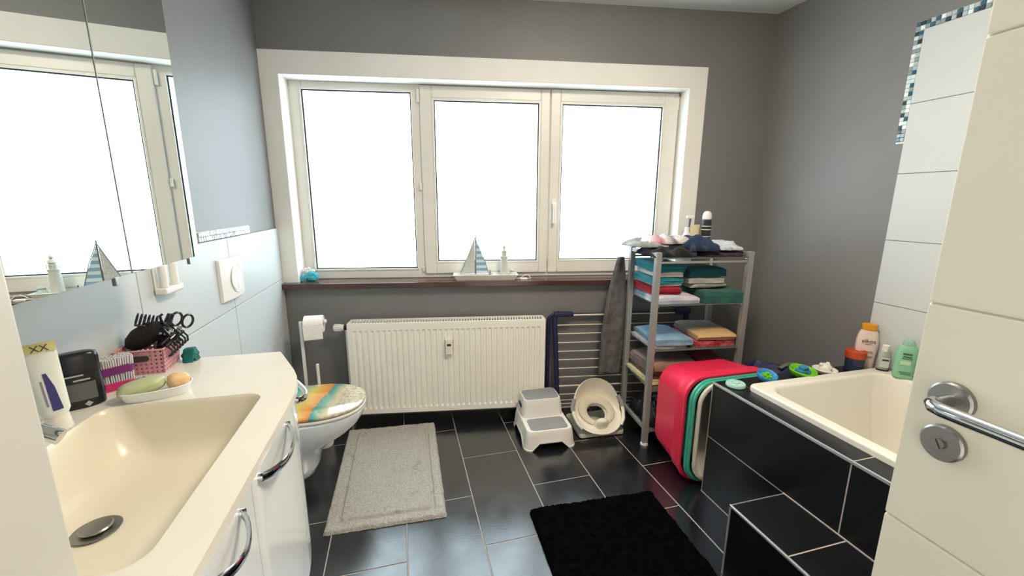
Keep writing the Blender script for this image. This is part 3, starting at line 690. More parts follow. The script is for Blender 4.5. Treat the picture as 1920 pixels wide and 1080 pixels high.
# tray-like shell: outer rim, dished ring and a central opening
NN = 56
def srow(fx, z, lift_back=0.0, lift_front=0.0):
    out_ = []
    for k in range(NN):
        a = 2*PI*k/NN; c, s = math.cos(a), math.sin(a)
        rx, ry = fx
        x = rx*math.copysign(abs(c)**0.92, c); y = ry*math.copysign(abs(s)**0.92, s)
        b = max(0.0, s); f_ = max(0.0, -s)
        out_.append((x, y, z+lift_back*b**0.75+lift_front*f_**3))
    return out_
o_ = (0.158, 0.165); mid_ = (0.145, 0.15)
rows_ = [srow((0.085, 0.095), 0.0), srow((0.150, 0.150), 0.004), srow((0.165, 0.165), 0.03, 0.08), srow((0.169, 0.172), 0.038, 0.14, 0.0), srow((0.162, 0.165), 0.04, 0.142, 0.0), srow((0.150, 0.15), 0.032, 0.075), srow((0.135, 0.132), 0.03, 0.015), srow((0.105, 0.105), 0.037, 0.0, 0.0), srow((0.070, 0.066), 0.03), srow((0.062, 0.060), 0.012), srow((0.085, 0.095), 0.0)]
sh_ = obj('shell', loft(rows_, False, False), mat('seat_cream', 'e3dccb', 0.35), ts, (0, 0, 0.076), ts_rot, angle=70)
cu_ = []
for k in range(30):
    a = math.radians(-62+304*k/29); cu_.append((0.098*math.cos(a), 0.094*math.sin(a), 0.038))
rsx = [0.02+0.016*math.sin(PI*k/29) for k in range(30)]
obj('cushion', tube(cu_, 0.028, 12, rs=rsx, flat=0.45), mat('cushion_cream', 'cdc3ae', 0.6), ts, (0, 0, 0.076), ts_rot, angle=80)
obj('splash_guard', loft([[(0.05*math.cos(t), -0.085+0.028*math.sin(t), z) if False else (w_*math.cos(t), yy+d_*math.sin(t), z) for t in [2*PI*q/20 for q in range(20)]] for z, w_, d_, yy in ((0.015, 0.052, 0.034, -0.10), (0.05, 0.05, 0.030, -0.098), (0.075, 0.042, 0.024, -0.098), (0.088, 0.028, 0.016, -0.1), (0.091, 0.012, 0.007, -0.1))]), 'seat_cream', ts, (0, 0, 0.076), ts_rot, angle=70)
for s in (-1, 1):
    g1 = tube([(s*0.135, -0.115, 0.034), (s*0.162, -0.08, 0.05), (s*0.175, -0.03, 0.064), (s*0.176, 0.02, 0.085), (s*0.158, 0.06, 0.11)], 0.012, 12)
    obj('arm', g1, 'seat_cream', ts, (0, 0, 0.076), ts_rot, angle=80)
    g2 = tube([(s*0.177, -0.005, 0.073), (s*0.177, 0.02, 0.086), (s*0.158, 0.062, 0.112)], 0.0145, 12)
    obj('grip', g2, 'plastic_grey', ts, (0, 0, 0.076), ts_rot, angle=80)

# ================================================================== drying rack folded against the wall
dr = thing('drying_rack', 'folded clothes drying rack with navy ends leaning by the radiator', 'drying rack', BW_O, BW_ROT)
RA = -0.075
bm = tube([(0.962, RA-0.03, 0.004), (0.955, RA-0.012, 0.25), (0.934, RA, 0.635), (0.94, RA, 0.662), (0.965, RA, 0.672)], 0.016, 12)
obj('end_post', bm, 'rack_blue', dr)
obj('end_post', tube([(1.80, RA-0.03, 0.004), (1.80, RA-0.012, 0.25), (1.80, RA, 0.635), (1.79, RA, 0.665)], 0.016, 12), 'rack_blue', dr)
obj('corner_cap', box((0.925, RA-0.022, 0.648), (1.05, RA+0.014, 0.68), 0.008, 2), 'rack_blue', dr)
obj('corner_cap', box((1.72, RA-0.022, 0.648), (1.82, RA+0.014, 0.69), 0.008, 2), 'rack_blue', dr)
rods = [0.656, 0.594, 0.538, 0.480, 0.423, 0.368, 0.310, 0.253, 0.193, 0.136]
for i, z in enumerate(rods):
    yy = RA-0.03*(1-z/0.66)-0.002
    obj('rod', cyl((0.945, yy, z), (1.80, yy, z), 0.0055 if i in (0, 8) else 0.0035, 8), 'rod_white', dr)
obj('leg_frame', tube([(0.905, RA+0.045, 0.004), (0.905, RA+0.045, 0.63), (0.92, RA+0.045, 0.645), (1.8, RA+0.045, 0.645)], 0.011, 10), 'rack_blue', dr)
for z in (0.10, 0.075, 0.05): obj('rod', cyl((0.97, RA-0.035, z), (1.78, RA-0.035, z), 0.003, 8), 'rod_white', dr)

# ================================================================== shelf unit
SH_ROT = math.atan2(-0.06, 0.558); SH = (1.271, 1.858, 0); SW, SD, LG = 0.56, 0.335, 0.03
ca, sa = math.cos(SH_ROT), math.sin(SH_ROT)
def S(x, y, z): return (SH[0]+x*ca-y*sa, SH[1]+x*sa+y*ca, z)
su = thing('shelf_unit', 'silver metal shelf unit with glass shelves full of towels', 'shelf', SH, SH_ROT)
for x in (0, SW-LG):
    for y in (0, SD-LG):
        lg = obj('leg', box((x, y, 0.012), (x+LG, y+LG, 1.096), 0.003, 2), 'alu', su)
        obj('foot', lathe([(0, 0), (0.021, 0), (0.022, 0.004), (0.019, 0.014), (0, 0.016)], 20), 'plastic_white', lg, (x+LG/2, y+LG/2, 0))
SZ = [1.068, 0.815, 0.562, 0.330, 0.085]
for z in SZ:
    obj('shelf_plate', box((0.032, 0.004, z-0.006), (SW-0.032, SD-0.004, z), 0.001, 1), 'shelf_glass', su)
for z in (1.075, 0.092):
    for x in (0.004, SW-LG+0.004): obj('side_rail', box((x, LG, z-0.004), (x+0.02, SD-LG, z+0.016), 0.002, 1), 'alu', su)
for y in (0.008, SD-0.016): obj('cross_rail', box((LG, y, 1.036), (SW-LG, y+0.008, 1.048), 0.002, 1), 'alu', su)
for z in SZ:
    for x in (LG, SW-LG-0.01):
        for y in (0.008, SD-0.02): obj('shelf_pin', box((x, y, z-0.014), (x+0.01, y+0.012, z-0.0062), 0.002, 1), 'trim_metal', su)

# folded textiles ------------------------------------------------------
def serp(d, t, n, rnd=1.0):
    """closed outline of a cloth folded n times, seen from the side (y, z); big fold at the front"""
    cl = []; half = d/2
    for i in range(n):
        z = t*(i+0.5); sgn = -1 if i % 2 == 0 else 1
        pts = [sgn*half*(1-2*k/8) for k in range(9)]
        if i == 0: pts = [p for p in pts]
        cl += [(p*(-1), z) if False else (p, z) for p in pts]
        if i < n-1:
            e = pts[-1]; sg = 1 if e > 0 else -1
            for k in range(1, 4):
                a = -PI/2+PI*k/4; cl.append((e+sg*t*0.5*math.cos(a), z+t*0.5+t*0.5*math.sin(a)))
    L, R_ = [], []
    for i, (y, z) in enumerate(cl):
        a = cl[max(0, i-1)]; b = cl[min(len(cl)-1, i+1)]; dy, dz = b[0]-a[0], b[1]-a[1]; l = math.hypot(dy, dz) or 1
        ny, nz_ = -dz/l, dy/l; h = t*0.47
        L.append((y+ny*h, z+nz_*h)); R_.append((y-ny*h, z-nz_*h))
    return L+R_[::-1]
def folded(name, label, cat, m, loc, w, d, t, n, seed=0, rot=0.0, group=None, jit=0.006, droop=0.0, flip=False):
    """one cloth folded into n layers; loc is given on the shelf unit (x, y, z)"""
    prof = serp(d, t, n)
    if flip: prof = [(-y, z) for y, z in prof]
    zmin = min(z for _, z in prof); H = t*n; NX = 26; rings = []
    for i in range(NX+1):
        s = i/NX; e = abs(2*s-1); x = (s-0.5)*w
        ring = []
        for q, (y, z) in enumerate(prof):
            zr = (z-zmin)/H; yr = 2*y/d
            soft = (1-0.20*e**6)*(1-0.10*abs(yr)**5)                     # edges sink
            zz = H*zr*soft+jit*1.1*nz(x, y, 0.3, 8, seed)*(0.25+zr)-droop*e**3*zr
            lay = 0.009*nz(zr*7, seed, 0.0, 1.3, seed+7)                  # layers do not line up
            xx = x*(1-0.03*abs(yr)**4)+lay*(e**5)*(1 if s > 0.5 else -1)+0.005*nz(y, z*9, i, 9, seed+5)*e**4
            yy = y*(1-0.035*e**5)+jit*0.9*nz(x, zr*3, 2.0, 9, seed+1)+lay*0.6
            ring.append((xx, yy, max(0.0004, zz)))
        rings.append(ring)
    o = obj(name, loft(rings), m, None, S(*loc) if loc is not None else None, (0, 0, SH_ROT+rot), angle=60)
    tag(o, label, cat, group); return o
def crumple(name, label, cat, m, loc, w, d, h, seed, rot=0.0, group=None, world=False, folds=14.0, power=3.0, nx=44, ny=34):
    """loosely folded garment: closed wrinkled pad"""
    bm = bmesh.new(); top, bot = [], []
    for j in range(ny+1):
        tr_, br_ = [], []
        for i in range(nx+1):
            s, t = 2*i/nx-1, 2*j/ny-1
            wob = 1+0.16*nz(s, t, 0, 2.4, seed)
            # map the square to a rounded shape
            k = max(abs(s), abs(t)); l = math.hypot(s, t) or 1; f = (k/l)**0.35
            x, y = s*f*w/2*wob, t*f*d/2*wob
            e = max(0.0, 1-k**power)
            wr_ = (1-min(1.0, 2.2*abs(nz(x+0.3*y, y*0.7, 0, folds, seed+1))))**1.5; wr2 = nz(x+y*0.5, y, 3, folds*2.6, seed+2)
            z = h*(e**0.45)*(0.55+0.48*wr_+0.22*wr2)+h*0.12*nz(x, y, 0, 5, seed+4)*e
            tr_.append(bm.verts.new((x, y, max(0.0012, z)))); br_.append(bm.verts.new((x*0.985, y*0.985, 0.0004)))
        top.append(tr_); bot.append(br_)
    for a, b in zip(top, top[1:]):
        for i in range(nx): bm.faces.new((a[i], a[i+1], b[i+1], b[i]))
    for a, b in zip(bot, bot[1:]):
        for i in range(nx): bm.faces.new((a[i], b[i], b[i+1], a[i+1]))
    loop_t = [top[0][i] for i in range(nx+1)]+[top[j][nx] for j in range(1, ny+1)]+[top[ny][i] for i in range(nx-1, -1, -1)]+[top[j][0] for j in range(ny-1, 0, -1)]
    loop_b = [bot[0][i] for i in range(nx+1)]+[bot[j][nx] for j in range(1, ny+1)]+[bot[ny][i] for i in range(nx-1, -1, -1)]+[bot[j][0] for j in range(ny-1, 0, -1)]
    n = len(loop_t)
    for k in range(n): bm.faces.new((loop_t[k], loop_t[(k+1) % n], loop_b[(k+1) % n], loop_b[k]))
    o = obj(name, bm, m, None, loc if world else S(*loc), (0, 0, rot+(0 if world else SH_ROT)), angle=180)
    return tag(o, label, cat, group)

# second shelf, left stack, from below
z = 0.8155
G2 = 'towels stacked on the upper glass shelf'
rampmat('cloth_tie', [(0, '7d86a0'), (0.25, 'cfd0da'), (0.4, 'c9a6bf'), (0.6, 'dfe2e0'), (0.8, '6fa59a'), (1, '8790a6')], 'Y', -0.14, 0.14, 0.95, 0.12, 9, 0.4, 400)
TEAL, TEALD, GREEN = cloth('teal', '1f7c86'), cloth('petrol', '145a64'), cloth('green', '2a5f55')
WHT, RED, PINKW = cloth('white', 'cfcac4'), cloth('red', 'a01330'), cloth('blush', 'd8bfc0')
folded('towel', 'lavender and white marbled towel, lowest of the left stack on the upper glass shelf', 'towel', 'cloth_tie', (0.16, 0.165, z), 0.25, 0.29, 0.021, 2, 1, 0.02, G2)
folded('towel', 'crimson red towel under the turquoise ones in the left stack', 'towel', RED, (0.115, 0.19, z+0.044), 0.17, 0.24, 0.014, 3, 2, -0.03, G2)
folded('towel', 'thin white towel on top of the crimson towel', 'towel', WHT, (0.12, 0.19, z+0.088), 0.155, 0.23, 0.007, 2, 3, 0.0, G2)
folded('towel', 'turquoise towel above the crimson towel in the left stack', 'towel', TEAL, (0.112, 0.19, z+0.103), 0.185, 0.25, 0.018, 2, 4, 0.02, G2)
folded('towel', 'white towel between the two turquoise towels', 'towel', WHT, (0.125, 0.19, z+0.140), 0.165, 0.24, 0.014, 2, 5, -0.02, G2)
folded('towel', 'turquoise towel on top of the left stack', 'towel', TEAL, (0.118, 0.19, z+0.169), 0.18, 0.25, 0.0165, 3, 6, 0.03, G2)
folded('towel', 'green bath towel, lowest of the right stack on the upper glass shelf', 'towel', GREEN, (0.428, 0.15, z), 0.25, 0.27, 0.034, 2, 7, -0.02, G2, 0.01)
folded('towel', 'thin white towel lying on the green bath towel', 'towel', cloth('offwhite', 'b9b4ad'), (0.375, 0.20, z+0.071), 0.22, 0.22, 0.012, 2, 8, 0.05, G2)
folded('towel', 'white towel under the dark petrol towel in the right stack', 'towel', WHT, (0.355, 0.20, z+0.097), 0.22, 0.23, 0.017, 2, 9, -0.02, G2)
folded('towel', 'dark petrol towel on top of the right stack', 'towel', TEALD, (0.355, 0.20, z+0.133), 0.235, 0.23, 0.026, 2, 10, 0.03, G2)
# third shelf
z = 0.5625; G3 = 'towels folded on the middle glass shelf'
folded('towel', 'light grey towel under the light blue towel', 'towel', cloth('mist', 'a9a7ad'), (0.135, 0.165, z), 0.2, 0.28, 0.009, 2, 11, 0.0, G3)
folded('towel', 'light blue towel on the middle glass shelf', 'towel', cloth('sky', '7fa3be'), (0.16, 0.165, z+0.020), 0.225, 0.29, 0.018, 2, 12, -0.03, G3)
folded('towel', 'red and pink towel under the grey and tan towel', 'towel', cloth('redpink', 'a3152c', 'c66a74'), (0.405, 0.165, z), 0.24, 0.28, 0.018, 2, 13, 0.0, G3)
rampmat('cloth_tan', [(0, 'c9a877'), (0.42, 'c2a273'), (0.48, '8d857d'), (1, '8f8780')], 'Y', -0.15, 0.15, 0.95, 0.02, 6, 0.4, 400)
folded('towel', 'grey towel with a tan end on top of the red towel', 'towel', 'cloth_tan', (0.415, 0.165, z+0.039), 0.23, 0.28, 0.013, 3, 14, -0.05, G3)
# fourth shelf
z = 0.3305; G4 = 'blankets and towels on the lower glass shelf'
folded('towel', 'tan towel at the bottom of the pile on the lower glass shelf', 'towel', cloth('tan', '9c7d58'), (0.15, 0.165, z), 0.23, 0.28, 0.013, 2, 15, 0.0, G4)
folded('towel', 'pale yellow towel in the pile on the lower glass shelf', 'towel', cloth('lemon', 'cfcba0'), (0.14, 0.165, z+0.028), 0.25, 0.29, 0.012, 2, 16, 0.03, G4)
folded('blanket', 'brown blanket in the pile on the lower glass shelf', 'blanket', cloth('brown', '80604f'), (0.16, 0.165, z+0.054), 0.25, 0.28, 0.014, 2, 17, -0.02, G4)
folded('blanket', 'mauve grey blanket with brown edge on top of the brown blanket', 'blanket', rampmat('cloth_mauve', [(0, '8d6a58'), (0.2, '8f6d5c'), (0.27, '7b6764'), (0.6, '8b7674'), (1, '9a8584')], 'Y', -0.15, 0.15, 0.95, 0.03, 8, 0.4, 400), (0.175, 0.165, z+0.084), 0.29, 0.28, 0.024, 3, 18, 0.03, G4, 0.012)
folded('towel', 'dark red towel beside the mauve blanket on the lower glass shelf', 'towel', cloth('darkred', '7d0f20'), (0.425, 0.17, z), 0.2, 0.27, 0.05, 3, 19, 0.02, G4, 0.012)
# bottom shelf
z = 0.0855
crumple('dark_bag', 'dark crumpled bag on the bottom shelf', 'bag', mat('bag_dark', '26282c', 0.35, bump=0.5, bscale=40), (0.16, 0.165, z), 0.24, 0.27, 0.15, 20)
folded('cloth', 'beige cloth beside the dark bag on the bottom shelf', 'cloth', cloth('beige', '8f8371'), (0.40, 0.15, z), 0.2, 0.22, 0.02, 3, 21)

# garments on top -------------------------------------------------------
z = 1.0685; GT = 'clothes lying on top of the shelf unit'
def heap(*a, **k): return crumple(*a, **k)
heap('garment', 'black top with white trim at the front of the shelf top', 'clothing', cloth('black', '17151b', '24222b'), (0.125, 0.13, z), 0.28, 0.24, 0.058, 31, 0.05, GT)
heap('garment', 'pale grey shirt at the corner of the shelf top', 'clothing', cloth('palegrey', 'a8abab', '8f9396'), (0.04, 0.20, z+0.045), 0.24, 0.22, 0.04, 32, 0.1, GT)
heap('garment', 'white and pink striped shirt on top of the black top', 'clothing', rampmat('cloth_stripe', [(0, 'cbbcc2'), (0.2, 'd6ced2'), (0.45, 'b5737f'), (0.52, 'd7d0d2'), (0.75, '6d6d75'), (0.82, 'd3cdcc'), (1, 'c4c0bf')], 'X', -0.14, 0.14, 0.95, 0.08, 9, 0.4, 400), (0.135, 0.19, z+0.062), 0.27, 0.20, 0.045, 33, -0.08, GT)
heap('garment', 'dark maroon garment under the folded jeans', 'clothing', cloth('maroon', '2c1a22', '3a1c26'), (0.40, 0.14, z), 0.27, 0.25, 0.032, 34, 0.0, GT)
heap('garment', 'folded blue denim jeans on the shelf top', 'clothing', cloth('denim', '2b3c58', '1c2639'), (0.285, 0.125, z+0.03), 0.19, 0.23, 0.075, 35, 0.06, GT)
heap('garment', 'white shirt beside the jeans on the shelf top', 'clothing', cloth('shirt', 'c6cbcf', 'b4babf'), (0.465, 0.15, z+0.03), 0.15, 0.22, 0.045, 36, -0.1, GT)

# toiletries standing behind the clothes
TZ = 1.0685
can = thing('spray_can', 'black spray can with white domed cap on the shelf top', 'spray can', S(0.452, 0.288, TZ))
obj('can_body', lathe([(0, 0), (0.024, 0), (0.0265, 0.004), (0.0265, 0.185), (0.022, 0.192), (0, 0.192)], 28), mat('can_black', '2a2c31', 0.3), can)
obj('cap', lathe([(0.0255, 0.186), (0.0255, 0.205), (0.022, 0.222), (0.014, 0.232), (0, 0.235)], 28), 'plastic_white', can)
for z_ in (0.085, 0.125, 0.145): obj('label_band', lathe([(0.0268, z_), (0.027, z_+0.001), (0.027, z_+0.003), (0.0268, z_+0.004)], 28), 'plastic_white', can)
tu = thing('cream_tube', 'cream coloured tube standing on its cap on the shelf top', 'tube', S(0.388, 0.30, TZ))
obj('cap', lathe([(0, 0), (0.02, 0), (0.02, 0.02), (0, 0.02)], 20), mat('cap_dark', '57534c', 0.4), tu)
def tubering(w_, d_, z_): return [(w_*math.cos(2*PI*k/28), d_*math.sin(2*PI*k/28), z_) for k in range(28)]
obj('tube_body', loft([tubering(0.021, 0.021, 0.02), tubering(0.026, 0.022, 0.03), tubering(0.03, 0.015, 0.09), tubering(0.034, 0.003, 0.145), tubering(0.034, 0.002, 0.155)]), mat('tube_cream', 'd9cfa8', 0.35), tu)
rz = thing('razor', 'blue and white disposable razor standing behind the cream tube', 'razor', S(0.372, 0.334, TZ), (-0.02, 0, SH_ROT))
obj('razor_handle', tube([(0, 0, 0.0), (0, 0, 0.12), (0, -0.003, 0.17), (0, -0.006, 0.19)], 0.007, 12), mat('razor_blue', '44576e', 0.35), rz)
obj('razor_head', box((-0.026, -0.014, 0.188), (0.026, -0.002, 0.208), 0.005, 3), 'plastic_white', rz)
wb = tag(obj('white_bottle', lathe([(0, 0), (0.026, 0), (0.028, 0.004), (0.028, 0.06), (0.024, 0.09), (0.013, 0.115), (0.013, 0.14), (0, 0.141)], 24), 'plastic_white', None, S(0.335, 0.295, TZ)), 'small white bottle with narrow neck beside the cream tube', 'bottle')

# grey towel hanging from the rear side of the shelf unit
bm = bmesh.new(); rings = []
for j in range(31):
    t = j/30; z_ = 1.03-0.73*t; hw = 0.02+0.055*min(1, t*1.5)+0.01*math.sin(t*5)
    ring = []
    for k in range(28):
        a = 2*PI*k/28; c, s = math.cos(a), math.sin(a)
        r_ = 1+0.42*math.sin(5*a+t*2)+0.22*math.sin(9*a-3*t)
        ring.append((-0.02-0.045*t+hw*c*(0.8+0.2*r_), 0.012*s*(1+1.2*min(1, t*2))*r_, z_+0.006*math.sin(3*a)*(j == 30)))
    rings.append(ring)
gt = tag(obj('hanging_towel', loft(rings), cloth('grey', '6d6a6a', '55524f'), None, S(-0.012, 0.365, 0), (0, 0, SH_ROT), angle=80), 'grey towel hanging from the back corner of the shelf unit', 'towel')

# ================================================================== nested tubs lying on their side behind the bath
def tub_on_side(name, label, m, x0, x1, z0, z1, yo, yi, r, wall=0.006, taper=0.05, rimw=0.012, inner=None, steps=()):
    t = thing(name, label, 'tub', ((x0+x1)/2, yo, 0))
    cx = (x0+x1)/2
    def R(ins, y, rr=None):
        return [(x-cx, y-yo, z) for x, z in rrect(x0+ins, x1-ins, z0+ins, z1-ins, rr or r, 8)]
    prof = [(rimw*0.0, yo+0.012), (0.0, yo+0.002), (0.003, yo), (rimw, yo), (rimw+0.002, yo+0.004)]
    body_out = [(0.0, yo+0.012), (rimw-0.002, yo+0.014)]
    L = yi-yo
    rings = [R(taper+0.02, yi, r), R(taper+0.004, yi-0.003, r), R(taper, yi-0.015, r)]
    for s_, extra in steps: rings += [R(taper*(1-s_)+0.004*0+rimw*s_*0.5, yi-L*s_+0.002, r), R(taper*(1-s_)-extra+rimw*s_*0.5, yi-L*s_, r)]
    rings += [R(rimw-0.002, yo+0.016, r), R(0.0, yo+0.014, r), R(0.0, yo+0.002, r), R(0.003, yo, r), R(rimw-0.003, yo, r), R(rimw, yo+0.003, r), R(rimw+0.002, yo+0.014, r*0.9), R(taper+0.006, yi-0.018, r*0.9), R(taper+0.02, yi-0.006, r*0.9)]
    return t, rings
TB = [('red', 'e02a4e', 'large raspberry red tub lying on its side between shelf and bath', 0.0, 1.535, 1.80),
      ('turquoise', '3fa48d', 'turquoise tub nested inside the red tub', 0.010, 1.508, 1.70),
      ('white', 'e4dfd2', 'cream white tub nested inside the turquoise tub', 0.026, 1.480, 1.62)]
for i, (k, c, lab, ins, yo, yi) in enumerate(TB):
    x0, x1, z0, z1 = 1.258+ins*1.5, 1.80-ins, 0.003+ins*0.8, 0.545-ins*0.5
    t, rings = tub_on_side('plastic_tub', lab, k, x0, x1, z0, z1, yo, yi, 0.10, taper=(0.035, 0.05, 0.06)[i], rimw=0.014, steps=((0.72, 0.006), (0.82, 0.006)) if i == 0 else ())
    t['group'] = 'nested plastic tubs'
    obj('tub_body', loft(rings, True, True), mat('tub_'+k, c, 0.32), t, angle=45)
    if i == 1:
        q, rg = tub_on_side('x', 'x', k, x0+0.006, x1-0.004, z0+0.006, z1-0.004, yo-0.014, yo+0.06, 0.095, taper=0.02, rimw=0.01)
        bpy.data.objects.remove(q); me = mesh_of(loft(rg[3:9], False, False), angle=45)
        for v in me.vertices: v.co.y -= 0.014
        obj('inner_rim', me, 'tub_turquoise', t)
    if i == 2:
        obj('drain_print', box((-0.18, yi-yo-0.020, 0.05), (-0.10, yi-yo-0.0185, 0.09), 0.0005, 1), 'rubber_black', t)

# ================================================================== bath toys and bottles
def fish_net(x): pass
ty1 = thing('bath_toy', 'mint green round bath toy disc with raised rings on the bath edge', 'bath toy', (1.40, 1.395, ZB), 0, None)
mint = mat('mint', 'a9d2c6', 0.4)
obj('disc', lathe([(0, 0), (0.036, 0), (0.04, 0.004), (0.04, 0.013), (0.037, 0.017), (0, 0.017)], 36), mint, ty1)
obj('ring_relief', tube([(0.018*math.cos(a), 0.014*math.sin(a)+0.002, 0.0175) for a in [0.6+5.0*k/20 for k in range(21)]], 0.0026, 8), mat('mint_dark', '8fb9ad', 0.45), ty1)
for a in (0.5, 2.4, 4.1, 5.3): obj('dimple', lathe([(0, 0.0172), (0.004, 0.0172), (0.004, 0.0176), (0, 0.0176)], 10), 'mint_dark', ty1, (0.027*math.cos(a), 0.027*math.sin(a), 0))
def boat_toy(name, label, loc, hull, hullm, deckm, R=0.05, tilt=(0, 0, 0), keel=None):
    t = thing(name, label, 'bath toy', loc, tilt)
    obj('bowl', lathe([(0, 0), (R*0.55, 0.0), (R*0.8, 0.008), (R*0.97, 0.022), (R, 0.032), (R*0.96, 0.036), (R*0.88, 0.033), (R*0.7, 0.018), (0, 0.012)], 36), hullm, t)
    if keel is not None: obj('base', lathe([(0, -0.001), (R*0.56, 0.0), (R*0.62, 0.002), (R*0.78, 0.0072), (R*0.80, 0.0082), (R*0.5, 0.004), (0, 0.003)], 30), keel, t)
    return t
blue, lime, tblue = mat('toy_blue', '3f92d0', 0.35), mat('toy_lime', '6cc21e', 0.35), mat('toy_mid', '3a7fae', 0.35)
t2 = boat_toy('bath_toy', 'blue bowl toy with a bright green figure inside on the bath edge', (1.579, 1.412, ZB+0.002), blue, blue, None, 0.043, (0.28, 0, 0), mat('toy_green', '2f9a4c', 0.4))
bm = lathe([(0, 0.012), (0.024, 0.012), (0.02, 0.022), (0, 0.024)], 16)
for k in range(6): a = 2*PI*k/6; cyl((0, 0, 0.022), (0.02*math.cos(a), 0.02*math.sin(a), 0.028), 0.005, 8, bm)
cyl((0, 0, 0.02), (0, 0.002, 0.042), 0.006, 10, bm)
obj('figure', bm, lime, t2)
t3 = boat_toy('bath_toy', 'green bowl toy with a small blue car inside on the bath edge', (1.785, 1.408, ZB+0.001), lime, lime, None, 0.057, (0.12, 0, 0), mat('toy_red', '8c2a1c', 0.4))
bm = box((-0.03, -0.018, 0.018), (0.03, 0.018, 0.036), 0.005, 2); box((-0.016, -0.015, 0.034), (0.018, 0.015, 0.052), 0.006, 2, bm)
for x in (-0.018, 0.018):
    for y in (-0.018, 0.018): cyl((x, y-0.003, 0.022), (x, y+0.003, 0.022), 0.008, 14, bm)
car = obj('car', bm, tblue, t3)
obj('windscreen', box((-0.012, -0.0158, 0.038), (0.013, 0.0158, 0.047), 0.002, 1), 'rack_blue', car)
t4 = thing('bath_toy', 'white round bear-faced bath toy on the bath edge', 'bath toy', (1.925, 1.41, ZB), 0)
wt_ = mat('toy_white', 'e3ded2', 0.45)
obj('dish', lathe([(0, 0), (0.032, 0), (0.046, 0.01), (0.051, 0.022), (0.047, 0.024), (0.036, 0.016), (0, 0.014)], 36), wt_, t4)
hd_ = obj('head', lathe([(0, 0.014), (0.026, 0.014), (0.029, 0.024), (0.026, 0.038), (0.016, 0.048), (0, 0.05)], 28), wt_, t4, (-0.004, -0.004, 0))
for x in (-0.02, 0.02): obj('ear', lathe([(0, 0), (0.008, 0.0), (0.009, 0.006), (0.006, 0.011), (0, 0.012)], 14), wt_, hd_, (x, 0.006, 0.041))
for x, y, z_, r_ in ((-0.008, -0.0235, 0.037, 0.0022), (0.006, -0.024, 0.037, 0.0022), (-0.001, -0.0275, 0.029, 0.0032)):
    obj('face_spot', lathe([(0, -r_), (r_*0.7, -r_*0.7), (r_, 0), (r_*0.7, r_*0.7), (0, r_)], 10), 'rubber_black', hd_, (x, y, z_))
# dark blue bag lying on the floor behind the bath end
cr = crumple('sports_bag', 'dark blue bag with pale strap lying behind the bath end', 'bag', mat('bag_navy', '1b2250', 0.6, bump=0.3, bscale=60), (2.0, 1.70, 0.30), 0.34, 0.26, 0.21, 51, 0.0, None, True, 4, 5.0)
obj('strap', tube([(-0.07, -0.05, 0.185), (-0.02, -0.05, 0.205), (0.04, -0.05, 0.2)], 0.012, 8, flat=0.4), mat('strap_grey', '6d675f', 0.7), cr)
bxo = tag(obj('storage_box', box((1.84, 1.57, 0.002), (2.16, 1.83, 0.298), 0.01, 2), mat('box_navy', '141833', 0.5), None), 'dark navy storage box on the floor behind the bath end', 'box')
# cup
cp = thing('toy_cup', 'dark blue beaker with an orange rim beside the shampoo', 'cup', (2.10, 1.405, ZB))
obj('cup_body', lathe([(0, 0), (0.034, 0), (0.036, 0.003), (0.039, 0.068), (0, 0.068)], 28), mat('cup_blue', '27324d', 0.4), cp)
obj('cup_lid', lathe([(0.0395, 0.064), (0.042, 0.066), (0.0425, 0.098), (0.04, 0.1), (0.037, 0.094), (0, 0.092)], 28), mat('cup_orange', 'b9451c', 0.4), cp)
# bottles
def flat_bottle(secs, n=32, p=2.6): return loft([[(x, y, z) for x, y in ell(0, 0, w_, d_, n, p)] for w_, d_, z in secs])
bz = -0.70
eb = thing('shampoo_bottle', 'tall pale shampoo bottle with orange cap and dark lettering in the bath corner', 'bottle', (2.163, 1.408, ZB), math.radians(-42))
obj('bottle_body', flat_bottle([(0.034, 0.02, 0), (0.037, 0.022, 0.004), (0.040, 0.023, 0.07), (0.044, 0.024, 0.12), (0.043, 0.023, 0.15), (0.036, 0.02, 0.185), (0.028, 0.018, 0.2)]), mat('bottle_pink', 'e2cec4', 0.35), eb, angle=60)
obj('cap', flat_bottle([(0.0295, 0.0205, 0.199), (0.0305, 0.0215, 0.202), (0.0305, 0.0215, 0.225), (0.028, 0.019, 0.2275)]), mat('cap_orange', 'd9930a', 0.35), eb, angle=60)
TXT = lambda x, y, z: Matrix.Translation((x, y, z)) @ Matrix.Rotation(PI/2, 4, 'X')
text('elkos', 0.026, mat('ink', '35302c', 0.6), eb, TXT(0, -0.0262, 0.139))
for x0, x1, z_, h_ in ((-0.012, 0.014, 0.130, 0.003), (-0.022, 0.022, 0.095, 0.0025), (-0.024, 0.022, 0.088, 0.003), (0.006, 0.022, 0.066, 0.008)):
    obj('print_line', box((x0, -0.0252, z_), (x1, -0.0246, z_+h_)), mat('ink_soft', '9a8176', 0.6), eb)
cb = thing('lotion_bottle', 'small clear bottle with white cap between the two shampoo bottles', 'bottle', (2.168, 1.327, ZB+0.024), math.radians(-40))
obj('bottle_body', flat_bottle([(0.021, 0.014, 0), (0.023, 0.016, 0.003), (0.023, 0.016, 0.075), (0.018, 0.014, 0.09), (0.0125, 0.0125, 0.096)]), 'clear_plastic', cb, angle=60)
obj('base_band', flat_bottle([(0.0235, 0.0165, -0.0), (0.0238, 0.0168, 0.002), (0.0238, 0.0168, 0.008), (0.0235, 0.0165, 0.0085)]), 'rubber_black', cb)
obj('paper_label', box((-0.016, -0.0172, 0.018), (0.016, -0.0162, 0.066), 0.0004, 1), mat('label_white', 'd2d6cc', 0.5), cb)
obj('print_line', box((-0.012, -0.0176, 0.05), (0.013, -0.0171, 0.058)), 'ink', cb)
